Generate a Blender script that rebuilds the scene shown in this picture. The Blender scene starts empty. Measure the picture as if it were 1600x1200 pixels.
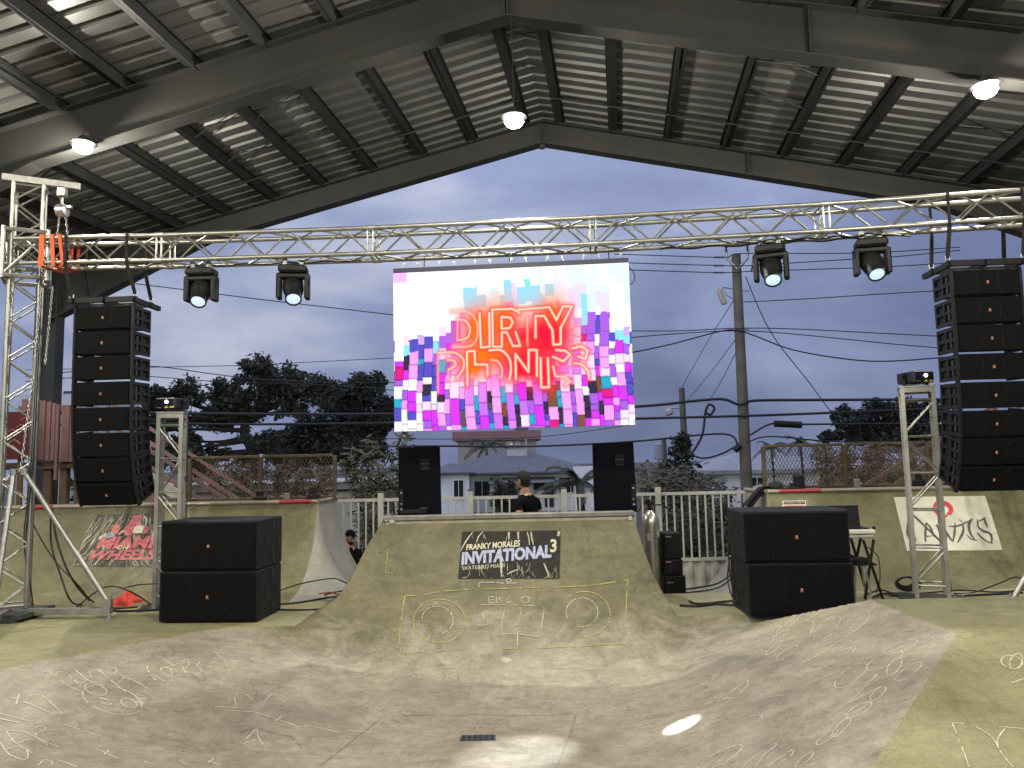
import bpy, bmesh, math, random
from math import sin, cos, tan, pi, radians, sqrt, atan2
from mathutils import Vector, Matrix, Euler
random.seed(7)
S = bpy.context.scene
COL = S.collection
V = Vector

# ---------------------------------------------------------------- camera
CAM = V((0, 0, 1.6))
PITCH, ROLL, FPX = radians(5.9), radians(-1.23), 1200.0
CM = Matrix.Rotation(pi/2 + PITCH, 3, 'X') @ Matrix.Rotation(ROLL, 3, 'Z')
cd = bpy.data.cameras.new('camera')
cd.sensor_width = 36.0
cd.lens = 36.0*FPX/1600
cd.clip_start, cd.clip_end = 0.05, 3000
cam = bpy.data.objects.new('camera', cd)
COL.objects.link(cam)
cam.matrix_world = Matrix.Translation(CAM) @ CM.to_4x4()
S.camera = cam

# ---------------------------------------------------------------- view
S.view_settings.view_transform = 'Standard'
S.view_settings.look = 'None'
S.view_settings.gamma = 1.0
S.view_settings.use_curve_mapping = False
S.view_settings.exposure = 0.0
S.cycles.max_bounces = 5; S.cycles.diffuse_bounces = 3; S.cycles.glossy_bounces = 3; S.cycles.transparent_max_bounces = 6
S.cycles.caustics_reflective = False; S.cycles.caustics_refractive = False
S.cycles.use_adaptive_sampling = True; S.cycles.adaptive_threshold = 0.02

# ---------------------------------------------------------------- sky: overcast dusk
SUN_EL, SUN_AZ = radians(6), radians(-130)     # low, behind the camera's left shoulder, wholly diffused by cloud
W = bpy.data.worlds.new('World')
S.world = W
W.use_nodes = True
wn, wl = W.node_tree.nodes, W.node_tree.links
wn.clear()
def wnode(t, **k):
    n = wn.new(t)
    for a, b in k.items(): setattr(n, a, b)
    return n
w_out = wnode('ShaderNodeOutputWorld'); w_bg = wnode('ShaderNodeBackground')
sky = wnode('ShaderNodeTexSky', sky_type='NISHITA', sun_disc=False, sun_elevation=SUN_EL, sun_rotation=SUN_AZ, air_density=1.0, dust_density=2.5, ozone_density=3.0)
skym = wnode('ShaderNodeMixRGB', blend_type='MULTIPLY'); skym.inputs[0].default_value = 1.0
skym.inputs[2].default_value = (0.012, 0.012, 0.014, 1)
wl.new(sky.outputs[0], skym.inputs[1])
tc = wnode('ShaderNodeTexCoord')
mp = wnode('ShaderNodeMapping'); mp.inputs['Scale'].default_value = (1.0, 1.0, 2.6)
wl.new(tc.outputs['Generated'], mp.inputs[0])
n1 = wnode('ShaderNodeTexNoise'); n1.inputs['Scale'].default_value = 2.3; n1.inputs['Detail'].default_value = 6; n1.inputs['Roughness'].default_value = 0.5; n1.inputs['Distortion'].default_value = 0.35
wl.new(mp.outputs[0], n1.inputs['Vector'])
sep = wnode('ShaderNodeSeparateXYZ'); wl.new(tc.outputs['Generated'], sep.inputs[0])
# clouds thin out towards the west (left of the view), where the last light is
wm = wnode('ShaderNodeMath', operation='MULTIPLY_ADD'); wl.new(sep.outputs[0], wm.inputs[0]); wm.inputs[1].default_value = -0.17; wl.new(n1.outputs[0], wm.inputs[2])
rmp = wnode('ShaderNodeValToRGB')
e = rmp.color_ramp.elements
e[0].position, e[0].color = 0.34, (0.190, 0.226, 0.388, 1)
e[1].position, e[1].color = 0.70, (0.66, 0.69, 0.83, 1)
m_ = rmp.color_ramp.elements.new(0.54); m_.color = (0.335, 0.392, 0.61, 1)
wl.new(wm.outputs[0], rmp.inputs[0])
# darker, bluer towards the horizon
er = wnode('ShaderNodeValToRGB')
er.color_ramp.elements[0].position, er.color_ramp.elements[0].color = 0.0, (0.72, 0.73, 0.76, 1)
er.color_ramp.elements[1].position, er.color_ramp.elements[1].color = 0.32, (1.0, 1.0, 1.0, 1)
ez = er.color_ramp.elements.new(1.0); ez.color = (3.0, 3.0, 3.0, 1)     # overcast skies are brightest overhead
wl.new(sep.outputs[2], er.inputs[0])
mx = wnode('ShaderNodeMixRGB', blend_type='MULTIPLY'); mx.inputs[0].default_value = 1.0
wl.new(rmp.outputs[0], mx.inputs[1]); wl.new(er.outputs[0], mx.inputs[2])
ad = wnode('ShaderNodeMixRGB', blend_type='ADD'); ad.inputs[0].default_value = 1.0
wl.new(mx.outputs[0], ad.inputs[1]); wl.new(skym.outputs[0], ad.inputs[2])
wl.new(ad.outputs[0], w_bg.inputs[0]); w_bg.inputs[1].default_value = 0.91
wl.new(w_bg.outputs[0], w_out.inputs[0])

sd = bpy.data.lights.new('sun', 'SUN'); sd.energy = 0.5; sd.angle = radians(40); sd.color = (.86, .91, 1)
sun = bpy.data.objects.new('sun', sd); COL.objects.link(sun)
sun.rotation_euler = V((sin(SUN_AZ)*cos(SUN_EL), cos(SUN_AZ)*cos(SUN_EL), sin(SUN_EL)+.40)).to_track_quat('Z', 'Y').to_euler()

LAMP_W = 680.0          # watts of each high-bay lamp under the roof

# ---------------------------------------------------------------- helpers
def ray(px, py):
    d = CM @ V((px-800, 600-py, -FPX)); return d/d.y
def P(px, py, Y): return CAM + ray(px, py)*Y
def G(px, py, z):
    d = ray(px, py); return CAM + d*((z-CAM.z)/d.z)

class MB:
    """collects shapes into one mesh"""
    def __init__(s): s.v, s.f, s.m = [], [], []
    def add(s, vs, fs, mi=0):
        o = len(s.v); s.v += [tuple(q) for q in vs]; s.f += [tuple(i+o for i in f) for f in fs]; s.m += [mi]*len(fs); return s
    def box(s, c, d, rot=None, mi=0, bev=0.0):
        hx, hy, hz = d[0]/2, d[1]/2, d[2]/2
        c = V(c)
        if bev <= 0:
            vs = [V((x, y, z)) for x in (-hx, hx) for y in (-hy, hy) for z in (-hz, hz)]
            fs = [(0,1,3,2), (4,6,7,5), (0,4,5,1), (2,3,7,6), (0,2,6,4), (1,5,7,3)]
        else:
            b = bev; vs = []; idx = {}
            for sx in (-1,1):
                for sy in (-1,1):
                    for sz in (-1,1):
                        for a in range(3):
                            q = [sx*(hx-b), sy*(hy-b), sz*(hz-b)]; q[a] = (sx*hx, sy*hy, sz*hz)[a]
                            idx[(sx,sy,sz,a)] = len(vs); vs.append(V(q))
            fs = []
            def quad(a, b_, c_, d_): fs.append((a, b_, c_, d_))
            for sg in (-1,1):
                for a in range(3):
                    o1, o2 = (a+1)%3, (a+2)%3
                    L = []
                    for p, q in ((-1,-1),(1,-1),(1,1),(-1,1)):
                        k = [0,0,0]; k[a] = sg; k[o1] = p; k[o2] = q; L.append(idx[tuple(k)+(a,)])
                    fs.append(tuple(L) if sg > 0 else tuple(reversed(L)))
            for a in range(3):
                o1, o2 = (a+1)%3, (a+2)%3
                for p in (-1,1):
                    for q in (-1,1):
                        k0 = [0,0,0]; k0[a] = -1; k0[o1] = p; k0[o2] = q
                        k1 = list(k0); k1[a] = 1
                        L = (idx[tuple(k0)+(o1,)], idx[tuple(k1)+(o1,)], idx[tuple(k1)+(o2,)], idx[tuple(k0)+(o2,)])
                        fs.append(L if p*q < 0 else tuple(reversed(L)))
            for sx in (-1,1):
                for sy in (-1,1):
                    for sz in (-1,1):
                        L = tuple(idx[(sx,sy,sz,a)] for a in range(3)); fs.append(L if sx*sy*sz > 0 else tuple(reversed(L)))
        if rot is not None: vs = [rot @ q for q in vs]
        return s.add([q+c for q in vs], fs, mi)
    def tube(s, pts, r, n=8, mi=0, cap=True, r2=None):
        pts = [V(p) for p in pts]; k = len(pts)
        rs = r if isinstance(r, (list, tuple)) else [r + ((r2 if r2 is not None else r)-r)*i/max(1, k-1) for i in range(k)]
        vs, fs = [], []
        t0 = (pts[1]-pts[0]).normalized()
        up = V((0,0,1)) if abs(t0.z) < .9 else V((1,0,0))
        a = t0.cross(up).normalized()
        for i, p in enumerate(pts):
            t = (pts[min(i+1,k-1)]-pts[max(i-1,0)])
            t = t.normalized() if t.length > 1e-9 else t0
            a = (a - t*a.dot(t)); a = a.normalized() if a.length > 1e-6 else t.orthogonal().normalized()
            b = t.cross(a)
            for j in range(n):
                an = 2*pi*j/n; vs.append(p + (a*cos(an)+b*sin(an))*rs[i])
        for i in range(k-1):
            for j in range(n):
                fs.append((i*n+j, i*n+(j+1)%n, (i+1)*n+(j+1)%n, (i+1)*n+j))
        if cap: fs += [tuple(reversed(range(n))), tuple(range((k-1)*n, k*n))]
        return s.add(vs, fs, mi)
    def lathe(s, prof, n=16, M=None, mi=0, cap=True):
        vs, fs = [], []
        for r, z in prof:
            for j in range(n): an = 2*pi*j/n; vs.append(V((r*cos(an), r*sin(an), z)))
        for i in range(len(prof)-1):
            for j in range(n): fs.append((i*n+j, i*n+(j+1)%n, (i+1)*n+(j+1)%n, (i+1)*n+j))
        if cap: fs += [tuple(reversed(range(n))), tuple(range((len(prof)-1)*n, len(prof)*n))]
        if M is not None: vs = [M @ q for q in vs]
        return s.add(vs, fs, mi)
    def prism(s, poly, d, mi=0):
        """planar polygon (3D points) extruded along d"""
        n = len(poly); d = V(d); a = [V(p) for p in poly]; b = [p+d for p in a]
        fs = [tuple(reversed(range(n))), tuple(range(n, 2*n))] + [(i, (i+1)%n, n+(i+1)%n, n+i) for i in range(n)]
        return s.add(a+b, fs, mi)
    def grid(s, fn, nu, nv, mi=0):
        vs = [fn(i/nu, j/nv) for j in range(nv+1) for i in range(nu+1)]
        fs = [(j*(nu+1)+i, j*(nu+1)+i+1, (j+1)*(nu+1)+i+1, (j+1)*(nu+1)+i) for j in range(nv) for i in range(nu)]
        return s.add(vs, fs, mi)
    def mesh(s, name, mats, smooth=None):
        me = bpy.data.meshes.new(name); me.from_pydata(s.v, [], s.f); me.validate()
        for m in (mats if isinstance(mats, (list, tuple)) else [mats]): me.materials.append(m)
        if len(me.polygons) == len(s.m) and any(s.m): me.polygons.foreach_set('material_index', s.m)
        if smooth is not None:
            bm = bmesh.new(); bm.from_mesh(me)
            bmesh.ops.recalc_face_normals(bm, faces=bm.faces)
            for f in bm.faces: f.smooth = True
            an = radians(smooth)
            for e in bm.edges:
                if len(e.link_faces) == 2 and e.calc_face_angle(0) > an: e.smooth = False
            bm.to_mesh(me); bm.free()
        me.update(); return me
    def build(s, name, mats, parent=None, loc=None, smooth=None):
        return link(name, s.mesh(name, mats, smooth), parent, loc)

def link(name, me, parent=None, loc=None, mat=None):
    o = bpy.data.objects.new(name, me); COL.objects.link(o)
    if parent is not None: o.parent = parent
    if mat is not None: o.matrix_local = mat
    elif loc is not None: o.location = loc
    return o
def tag(o, label=None, cat=None, group=None, kind=None):
    for k, v_ in (('label', label), ('category', cat), ('group', group), ('kind', kind)):
        if v_: o[k] = v_
    return o
def empty(name, loc=(0,0,0), rz=0, label=None, cat=None, group=None, mat=None):
    o = bpy.data.objects.new(name, None); COL.objects.link(o); o.empty_display_size = .1
    if mat is not None: o.matrix_world = mat
    else: o.location = loc; o.rotation_euler = (0, 0, rz)
    return tag(o, label, cat, group)
KIDS = {}
def copy_tree(o, parent=None, label=None, mat=None):
    c = o.copy(); COL.objects.link(c); c.parent = parent
    if parent is None and mat is not None: c.matrix_world = mat
    if label: c['label'] = label
    for ch in o.children: copy_tree(ch, c)
    return c
def stand(d, up=V((0,0,1))):
    """rotation whose +Z is d"""
    return V(d).normalized().to_track_quat('Z', 'Y').to_matrix()

def catmull(pts, n=6):
    pts = [V(p) for p in pts]
    if len(pts) < 3: return pts
    out = []
    for i in range(len(pts)-1):
        p0, p1, p2, p3 = pts[max(i-1,0)], pts[i], pts[i+1], pts[min(i+2, len(pts)-1)]
        for k in range(n):
            t = k/n
            out.append(.5*((2*p1)+(p2-p0)*t+(2*p0-5*p1+4*p2-p3)*t*t+(3*p1-p0-3*p2+p3)*t**3))
    out.append(pts[-1]); return out

# ---------------------------------------------------------------- materials
MATS = {}
def mat(name, col, rough=.6, metal=0., var=.12, scale=6., bump=.0, bscale=None, col2=None, spec=.5, emit=None, estr=0., trans=0.):
    if name in MATS: return MATS[name]
    m = bpy.data.materials.new(name); m.use_nodes = True
    nt = m.node_tree; b = nt.nodes['Principled BSDF']
    b.inputs['Roughness'].default_value = rough; b.inputs['Metallic'].default_value = metal
    b.inputs['Specular IOR Level'].default_value = spec
    if emit:
        b.inputs['Emission Color'].default_value = (*emit, 1); b.inputs['Emission Strength'].default_value = estr
    tcn = nt.nodes.new('ShaderNodeTexCoord')
    if var > 0 or col2:
        nz = nt.nodes.new('ShaderNodeTexNoise'); nz.inputs['Scale'].default_value = scale; nz.inputs['Detail'].default_value = 6; nz.inputs['Roughness'].default_value = .6
        nt.links.new(tcn.outputs['Object'], nz.inputs['Vector'])
        r = nt.nodes.new('ShaderNodeValToRGB')
        c2 = col2 or tuple(min(1, c*(1+var)) for c in col); c1 = col if col2 else tuple(c*(1-var) for c in col)
        r.color_ramp.elements[0].position, r.color_ramp.elements[0].color = .32, (*c1, 1)
        r.color_ramp.elements[1].position, r.color_ramp.elements[1].color = .68, (*c2, 1)
        nt.links.new(nz.outputs[0], r.inputs[0]); nt.links.new(r.outputs[0], b.inputs['Base Color'])
        rr = nt.nodes.new('ShaderNodeMapRange'); rr.inputs['To Min'].default_value = max(.02, rough-.1); rr.inputs['To Max'].default_value = min(1, rough+.1)
        nt.links.new(nz.outputs[0], rr.inputs[0]); nt.links.new(rr.outputs[0], b.inputs['Roughness'])
    else: b.inputs['Base Color'].default_value = (*col, 1)
    if bump > 0:
        nb = nt.nodes.new('ShaderNodeTexNoise'); nb.inputs['Scale'].default_value = bscale or scale*6; nb.inputs['Detail'].default_value = 4
        nt.links.new(tcn.outputs['Object'], nb.inputs['Vector'])
        bp = nt.nodes.new('ShaderNodeBump'); bp.inputs['Strength'].default_value = bump; bp.inputs['Distance'].default_value = .02
        nt.links.new(nb.outputs[0], bp.inputs['Height']); nt.links.new(bp.outputs[0], b.inputs['Normal'])
    MATS[name] = m; return m

def concrete(name, c1, c2, c3, wear=.5, rough=.55, seed=0., alt=None):
    """trowelled concrete: broad clouds, trowel marks, dark scuffs, fine grain (world space so that joints continue)"""
    m = bpy.data.materials.new(name); m.use_nodes = True
    nt = m.node_tree; N, L = nt.nodes, nt.links; b = N['Principled BSDF']
    geo = N.new('ShaderNodeNewGeometry')
    off = N.new('ShaderNodeVectorMath'); off.operation = 'ADD'; off.inputs[1].default_value = (seed, seed*.7, seed*.3)
    L.new(geo.outputs['Position'], off.inputs[0])
    def noise(sc, det, ro, dist=0., vec=None):
        n = N.new('ShaderNodeTexNoise'); n.inputs['Scale'].default_value = sc; n.inputs['Detail'].default_value = det
        n.inputs['Roughness'].default_value = ro; n.inputs['Distortion'].default_value = dist
        L.new(vec or off.outputs[0], n.inputs['Vector']); return n.outputs[0]
    def ramp(inp, p0, k0, p1, k1):
        r = N.new('ShaderNodeValToRGB'); r.color_ramp.elements[0].position = p0; r.color_ramp.elements[1].position = p1
        r.color_ramp.elements[0].color = (*k0, 1); r.color_ramp.elements[1].color = (*k1, 1); L.new(inp, r.inputs[0]); return r.outputs[0]
    def mix(t, f, a, bb):
        x = N.new('ShaderNodeMixRGB'); x.blend_type = t
        if isinstance(f, float): x.inputs[0].default_value = f
        else: L.new(f, x.inputs[0])
        for i, q in ((1, a), (2, bb)):
            if isinstance(q, tuple): x.inputs[i].default_value = (*q, 1)
            else: L.new(q, x.inputs[i])
        return x.outputs[0]
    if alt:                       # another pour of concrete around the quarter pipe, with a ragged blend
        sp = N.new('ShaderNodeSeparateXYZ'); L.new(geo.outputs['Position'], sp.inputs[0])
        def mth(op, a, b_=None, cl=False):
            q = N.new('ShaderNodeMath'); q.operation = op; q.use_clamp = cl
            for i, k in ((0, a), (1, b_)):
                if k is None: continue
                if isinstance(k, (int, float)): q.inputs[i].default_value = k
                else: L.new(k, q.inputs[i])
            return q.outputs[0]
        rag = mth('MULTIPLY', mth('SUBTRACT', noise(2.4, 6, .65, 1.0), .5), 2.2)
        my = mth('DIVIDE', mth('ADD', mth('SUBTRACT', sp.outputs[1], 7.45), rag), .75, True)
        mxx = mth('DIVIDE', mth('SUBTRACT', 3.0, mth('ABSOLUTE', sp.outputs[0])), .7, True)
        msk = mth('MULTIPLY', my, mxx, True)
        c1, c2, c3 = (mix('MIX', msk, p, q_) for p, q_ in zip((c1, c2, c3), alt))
    cl0 = ramp(noise(.9, 5, .55, .6), .36, (0,0,0), .66, (1,1,1))
    base = mix('MIX', cl0, c1, c2)
    base = mix('MIX', ramp(noise(2.2, 5, .6, .8), .42, (0,0,0), .66, (1,1,1)), base, c3)
    # stretched trowel strokes
    mpn = N.new('ShaderNodeMapping'); mpn.inputs['Scale'].default_value = (1.0, 3.2, 2.0); mpn.inputs['Rotation'].default_value = (0, 0, .5)
    L.new(off.outputs[0], mpn.inputs[0])
    st = noise(4.2, 5, .58, 1.0, mpn.outputs[0])
    base = mix('MULTIPLY', .75*wear + .2, base, ramp(st, .28, (.80,.80,.79), .70, (1.09,1.09,1.085)))
    # pores and grain
    base = mix('MULTIPLY', .75, base, ramp(noise(46, 4, .75), .33, (.74,.74,.73), .60, (1.07,1.07,1.07)))
    base = mix('MULTIPLY', .75*wear, base, ramp(noise(1.5, 7, .66, .7), .36, (.74,.73,.705), .54, (1,1,1)))
    base = mix('MULTIPLY', .6*wear, base, ramp(noise(7.5, 6, .68, .9), .36, (.72,.715,.70), .60, (1.08,1.08,1.08)))
    # thin scratches and wheel marks
    wv = N.new('ShaderNodeTexNoise'); wv.inputs['Scale'].default_value = 1.0; wv.inputs['Detail'].default_value = 5
    mp2 = N.new('ShaderNodeMapping'); mp2.inputs['Scale'].default_value = (2.2, 21, 12); mp2.inputs['Rotation'].default_value = (0, 0, -.9)
    L.new(off.outputs[0], mp2.inputs[0]); L.new(mp2.outputs[0], wv.inputs['Vector'])
    base = mix('MULTIPLY', .35*wear, base, ramp(wv.outputs[0], .31, (.62,.61,.59), .42, (1,1,1)))
    base = mix('MIX', mix('MULTIPLY', 1.0, ramp(wv.outputs[0], .64, (0,0,0), .76, (.16,.16,.16)), ramp(noise(1.1, 3, .5), .45, (0,0,0), .6, (1,1,1))), base, (.52,.49,.42))
    base = mix('MULTIPLY', .8*wear, base, ramp(noise(21, 2, .5), .66, (1,1,1), .71, (.70,.69,.67)))       # drips and pits
    base = mix('SCREEN', .5*wear, base, ramp(noise(17, 3, .6), .68, (0,0,0), .75, (.16,.15,.13)))           # pale scuffs
    # sparse hairline cracks and skid marks
    rid = N.new('ShaderNodeMath'); rid.operation = 'ABSOLUTE'; sb_ = N.new('ShaderNodeMath'); sb_.operation = 'SUBTRACT'; sb_.inputs[1].default_value = .5
    L.new(noise(1.1, 4, .55, .5), sb_.inputs[0]); L.new(sb_.outputs[0], rid.inputs[0])
    lin = mix('MIX', ramp(noise(1.7, 2, .5), .50, (0,0,0), .58, (1,1,1)), (1,1,1), ramp(rid.outputs[0], .0015, (.55,.54,.52), .006, (1,1,1)))
    base = mix('MULTIPLY', .7*wear, base, lin)
    L.new(base, b.inputs['Base Color'])
    rr = N.new('ShaderNodeMapRange'); rr.inputs['To Min'].default_value = rough-.16; rr.inputs['To Max'].default_value = rough+.2
    L.new(st, rr.inputs[0]); L.new(rr.outputs[0], b.inputs['Roughness'])
    bp = N.new('ShaderNodeBump'); bp.inputs['Strength'].default_value = .18; bp.inputs['Distance'].default_value = .008
    L.new(mix('ADD', .35, st, noise(60, 4, .6)), bp.inputs['Height']); L.new(bp.outputs[0], b.inputs['Normal'])
    MATS[name] = m; return m

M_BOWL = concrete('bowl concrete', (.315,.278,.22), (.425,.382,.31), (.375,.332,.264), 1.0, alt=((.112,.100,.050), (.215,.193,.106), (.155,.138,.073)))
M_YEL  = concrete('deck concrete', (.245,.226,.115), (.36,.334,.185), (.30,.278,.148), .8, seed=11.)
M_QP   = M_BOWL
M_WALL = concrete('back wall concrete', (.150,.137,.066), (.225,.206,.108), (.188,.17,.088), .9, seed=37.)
M_SLAB = concrete('slab concrete', (.22,.215,.19), (.33,.32,.28), (.28,.27,.23), .6, seed=51.)
M_ALU  = mat('aluminium tube', (.37,.365,.34), .47, 1., .18, 14, .05)
M_ALUD = mat('weathered aluminium', (.36,.352,.31), .48, .9, .2, 9, .05)
M_STEEL= mat('galvanised steel', (.42,.42,.41), .45, .9, .18, 20)
M_BEAM = mat('dark grey painted beam', (.0125,.0128,.0128), .6, 0., .25, 1.1, .05, 8, col2=(.021,.0202,.0182))
M_PURL = mat('dark grey purlin', (.017,.0175,.019), .6, 0., .15, 3, spec=.25)
M_SHEET= mat('galvanised roof sheet', (.070,.070,.067), .45, .0, .08, .7)
M_BLK  = mat('black cabinet paint', (.0085,.0085,.0098), .6, 0., .25, 60, .25, 220, spec=.22)
M_BLKP = mat('black plastic', (.007,.007,.008), .5, 0., .2, 30, spec=.3)
M_GRIL = mat('black perforated grille', (.0022,.0022,.0026), .75, .0, .3, 240, .2, 400, spec=.15)
M_GRIL2= mat('grille fold line', (.010,.0098,.0095), .5, .0, .1, 60, spec=.2)
M_BADGE= mat('orange badge', (.50,.13,.06), .4, 0., .1, 20)
M_BADGEW=mat('pale badge', (.4,.36,.33), .4, 0., .1, 20)
M_RED  = mat('red paint', (.27,.02,.028), .5, 0., .25, 8)
M_REDF = mat('red fabric', (.55,.04,.03), .75, 0., .3, 25, .2)
M_ORNG = mat('orange sling', (.78,.10,.025), .7, 0., .2, 30)
M_STRAP= mat('black strap', (.012,.012,.012), .85, 0., .2, 40)
M_CABLE= mat('black cable', (.012,.012,.013), .5, 0., .1, 20)
M_WIRE = mat('power line black', (.012,.013,.016), .7, 0., .1, 5)
M_WHITE= mat('white painted rail', (.40,.395,.36), .45, 0., .1, 7)
M_PINK = mat('pink paint', (.16,.083,.08), .55, 0., .15, 5)
M_WOOD = mat('brown timber', (.085,.055,.032), .75, 0., .3, 7, .15)
M_RUST = mat('brown rusted steel', (.075,.054,.03), .6, .3, .3, 9, .1)
M_GLASS= mat('dark window glass', (.02,.022,.026), .12, 0., .05, 2)
M_CHALKW = mat('white chalk', (.66,.62,.52), .95, 0., .3, 40)
M_CHALKY = mat('yellow chalk', (.34,.31,.11), .95, 0., .35, 40)
# ================================================================ SKATEPARK
QY0, QR, ZB = 6.55, 2.60, -0.50          # main quarter pipe: start of transition, radius, bowl floor
QTOP = 0.99
YTOP = QY0 + sqrt(QR*QR-(QR-(QTOP-ZB))**2)
def qz(y):
    d = min(max(y-QY0, 0), QR*.999); return ZB+QR-sqrt(QR*QR-d*d)
def qy(z): return QY0 + sqrt(max(0, QR*QR-(QR-(z-ZB))**2))
# half-widths of the quarter pipe, measured left and right at height z
def lerp_tab(t, z):
    for (a, b), (c, d) in zip(t, t[1:]):
        if z <= c: return b+(d-b)*(z-a)/(c-a)
    return t[-1][1]
QL = [(-.2,-2.75),(0,-2.26),(.07,-2.11),(.144,-2.0),(.27,-1.862),(.478,-1.763),(.604,-1.711),(.734,-1.656),(.867,-1.576),(.99,-1.498)]
QRt= [(-.2,1.80),(-.02,1.66),(.07,1.61),(.209,1.548),(.386,1.484),(.543,1.442),(.74,1.401),(.99,1.358)]
def ql(z): return lerp_tab(QL, z)
def qr(z): return lerp_tab(QRt, z)
RX, RYF, RYB, RZ, SL = 3.20, 5.75, 7.15, .30, .365   # raised block on the right: left edge, front edge, rear edge, top, bank slope
LN = V((.762, -.648)); LD = -7.55; LSL = .205         # left rim line (normal into the bowl), slope of the left bank
def smax(a, b, k):
    h = max(k-abs(a-b), 0)/k; return max(a, b)+h*h*k*.25
def bank_l(x, y): return -LSL*(LN.x*x+LN.y*y-LD)
def blk(x, y):
    return min(RZ+SL*(x-RX), RZ+SL*(y-RYF), RZ, RZ-.5*(y-RYB))
def near_bank(y): return min(0., (2.6-y)*.3-.0)
def hgt(x, y):
    """bowl floor, banks and decks (without the part of the quarter pipe above deck level)"""
    a = min(qz(y), 0.0)
    z = smax(ZB, a, .0001)
    z = smax(z, min(bank_l(x, y), 0.), .16) if x < 1 else z
    b = blk(x, y)
    if x > 0: z = smax(z, max(b, ZB-.4), .14 if b < .2 and y > RYF-.6 else .03)
    nb = near_bank(y)
    z = max(z, nb)
    if x > RX-1 and y > RYB: z = max(z, min(0, b))
    if y > 8.2: z = max(z, 0.)
    return min(z, max(0., b) if x > 0 else 0.)
def hfull(x, y):
    z = hgt(x, y)
    if QY0 < y < YTOP+.01:
        q = qz(y)
        if q > 0 and ql(q) < x < qr(q): z = max(z, q)
    return z
def surf(px, py, lift=.004):
    """point on the bowl / quarter pipe seen at a pixel"""
    d = ray(px, py); t = 3.5; st = .02
    while t < 10.5:
        p = CAM+d*t
        if hfull(p.x, p.y) > p.z:
            a, b = t-st, t
            for _ in range(14):
                m = (a+b)/2; p = CAM+d*m
                if hfull(p.x, p.y) > p.z: b = m
                else: a = m
            p = CAM+d*a; e = .02
            n = V((hfull(p.x-e,p.y)-hfull(p.x+e,p.y), hfull(p.x,p.y-e)-hfull(p.x,p.y+e), 2*e)).normalized()
            return p+n*lift, n
        t += st
    p = G(px, py, 0); return p, V((0,0,1))

def axis(a, b, fa, fb, fine, coarse):
    out = []; x = a
    while x < fa-1e-6: out.append(x); x += coarse
    n = int(round((fb-fa)/fine)); out += [fa+i*fine for i in range(n+1)]
    x = fb+coarse
    while x < b: out.append(x); x += coarse
    out.append(b); return out
xs = axis(-11, 11, -5.20, 5.40, .05, .55)
ys = axis(-9, 9.45, 3.75, 8.25, .05, .55)
hv = [(x, y, hgt(x, y)) for y in ys for x in xs]
nx = len(xs)
regs = {'bowl': ([],), 'bank': ([],), 'deck': ([],)}
for j in range(len(ys)-1):
    for i in range(nx-1):
        q = (j*nx+i, j*nx+i+1, (j+1)*nx+i+1, (j+1)*nx+i)
        for tri in ((q[0], q[1], q[2]), (q[0], q[2], q[3])):
            cx = sum(hv[k][0] for k in tri)/3; cy = sum(hv[k][1] for k in tri)/3; cz = sum(hv[k][2] for k in tri)/3
            b = blk(cx, cy)
            if cx > 1.2 and abs(cz-b) < .02 and b < RZ-.004 and RZ+SL*(cy-RYF) <= RZ+SL*(cx-RX)+1e-6 and cy < RYF: r = 'bank'
            elif cz > -.006 and (cx < 1.7 or (cx < 2.4 and cy > 7.65) or (cy > RYB and b < RZ+SL*(cx-RX)-.002) or b > RZ-.004): r = 'deck'
            else: r = 'bowl'
            regs[r][0].append(tri)
for r, nm, m in (('bowl', 'skate_bowl', M_BOWL), ('bank', 'concrete_bank', M_YEL), ('deck', 'concrete_deck', M_YEL)):
    mb = MB(); used = {}; vs = []; fs = []
    for t in regs[r][0]:
        f = []
        for k in t:
            if k not in used: used[k] = len(vs); vs.append(hv[k])
            f.append(used[k])
        fs.append(tuple(f))
    mb.add(vs, fs)
    tag(mb.build(nm, m, smooth=9), kind='structure')

# ground far and wide, lower than the park; slab behind the ramps
gm = mat('dusk grass and dirt', (.035,.04,.02), .9, 0., .4, .4, .2, 3, col2=(.085,.075,.045))
mb = MB(); mb.grid(lambda u, v: V((-900+1800*u, -300+1800*v, -1.8)), 12, 12); tag(mb.build('ground', gm), kind='structure')
mb = MB(); mb.box((0, 10.7, -1.12), (24, 2.5, 1.35)); tag(mb.build('back_slab', M_SLAB), kind='structure')
mb = MB(); mb.box((0, 12.75, -1.43), (24, 1.59, .76)); tag(mb.build('lower_slab', M_SLAB), kind='structure')
mb = MB(); mb.box((0, .2, -1.25), (23, 18.5, .9)); tag(mb.build('park_base', M_SLAB), kind='structure')
mb = MB(); mb.box((0, 27.0, -1.79), (300, 7, .03)); tag(mb.build('street', mat('asphalt', (.045,.045,.047), .85, 0., .2, 3, .1)), kind='structure')

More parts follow.
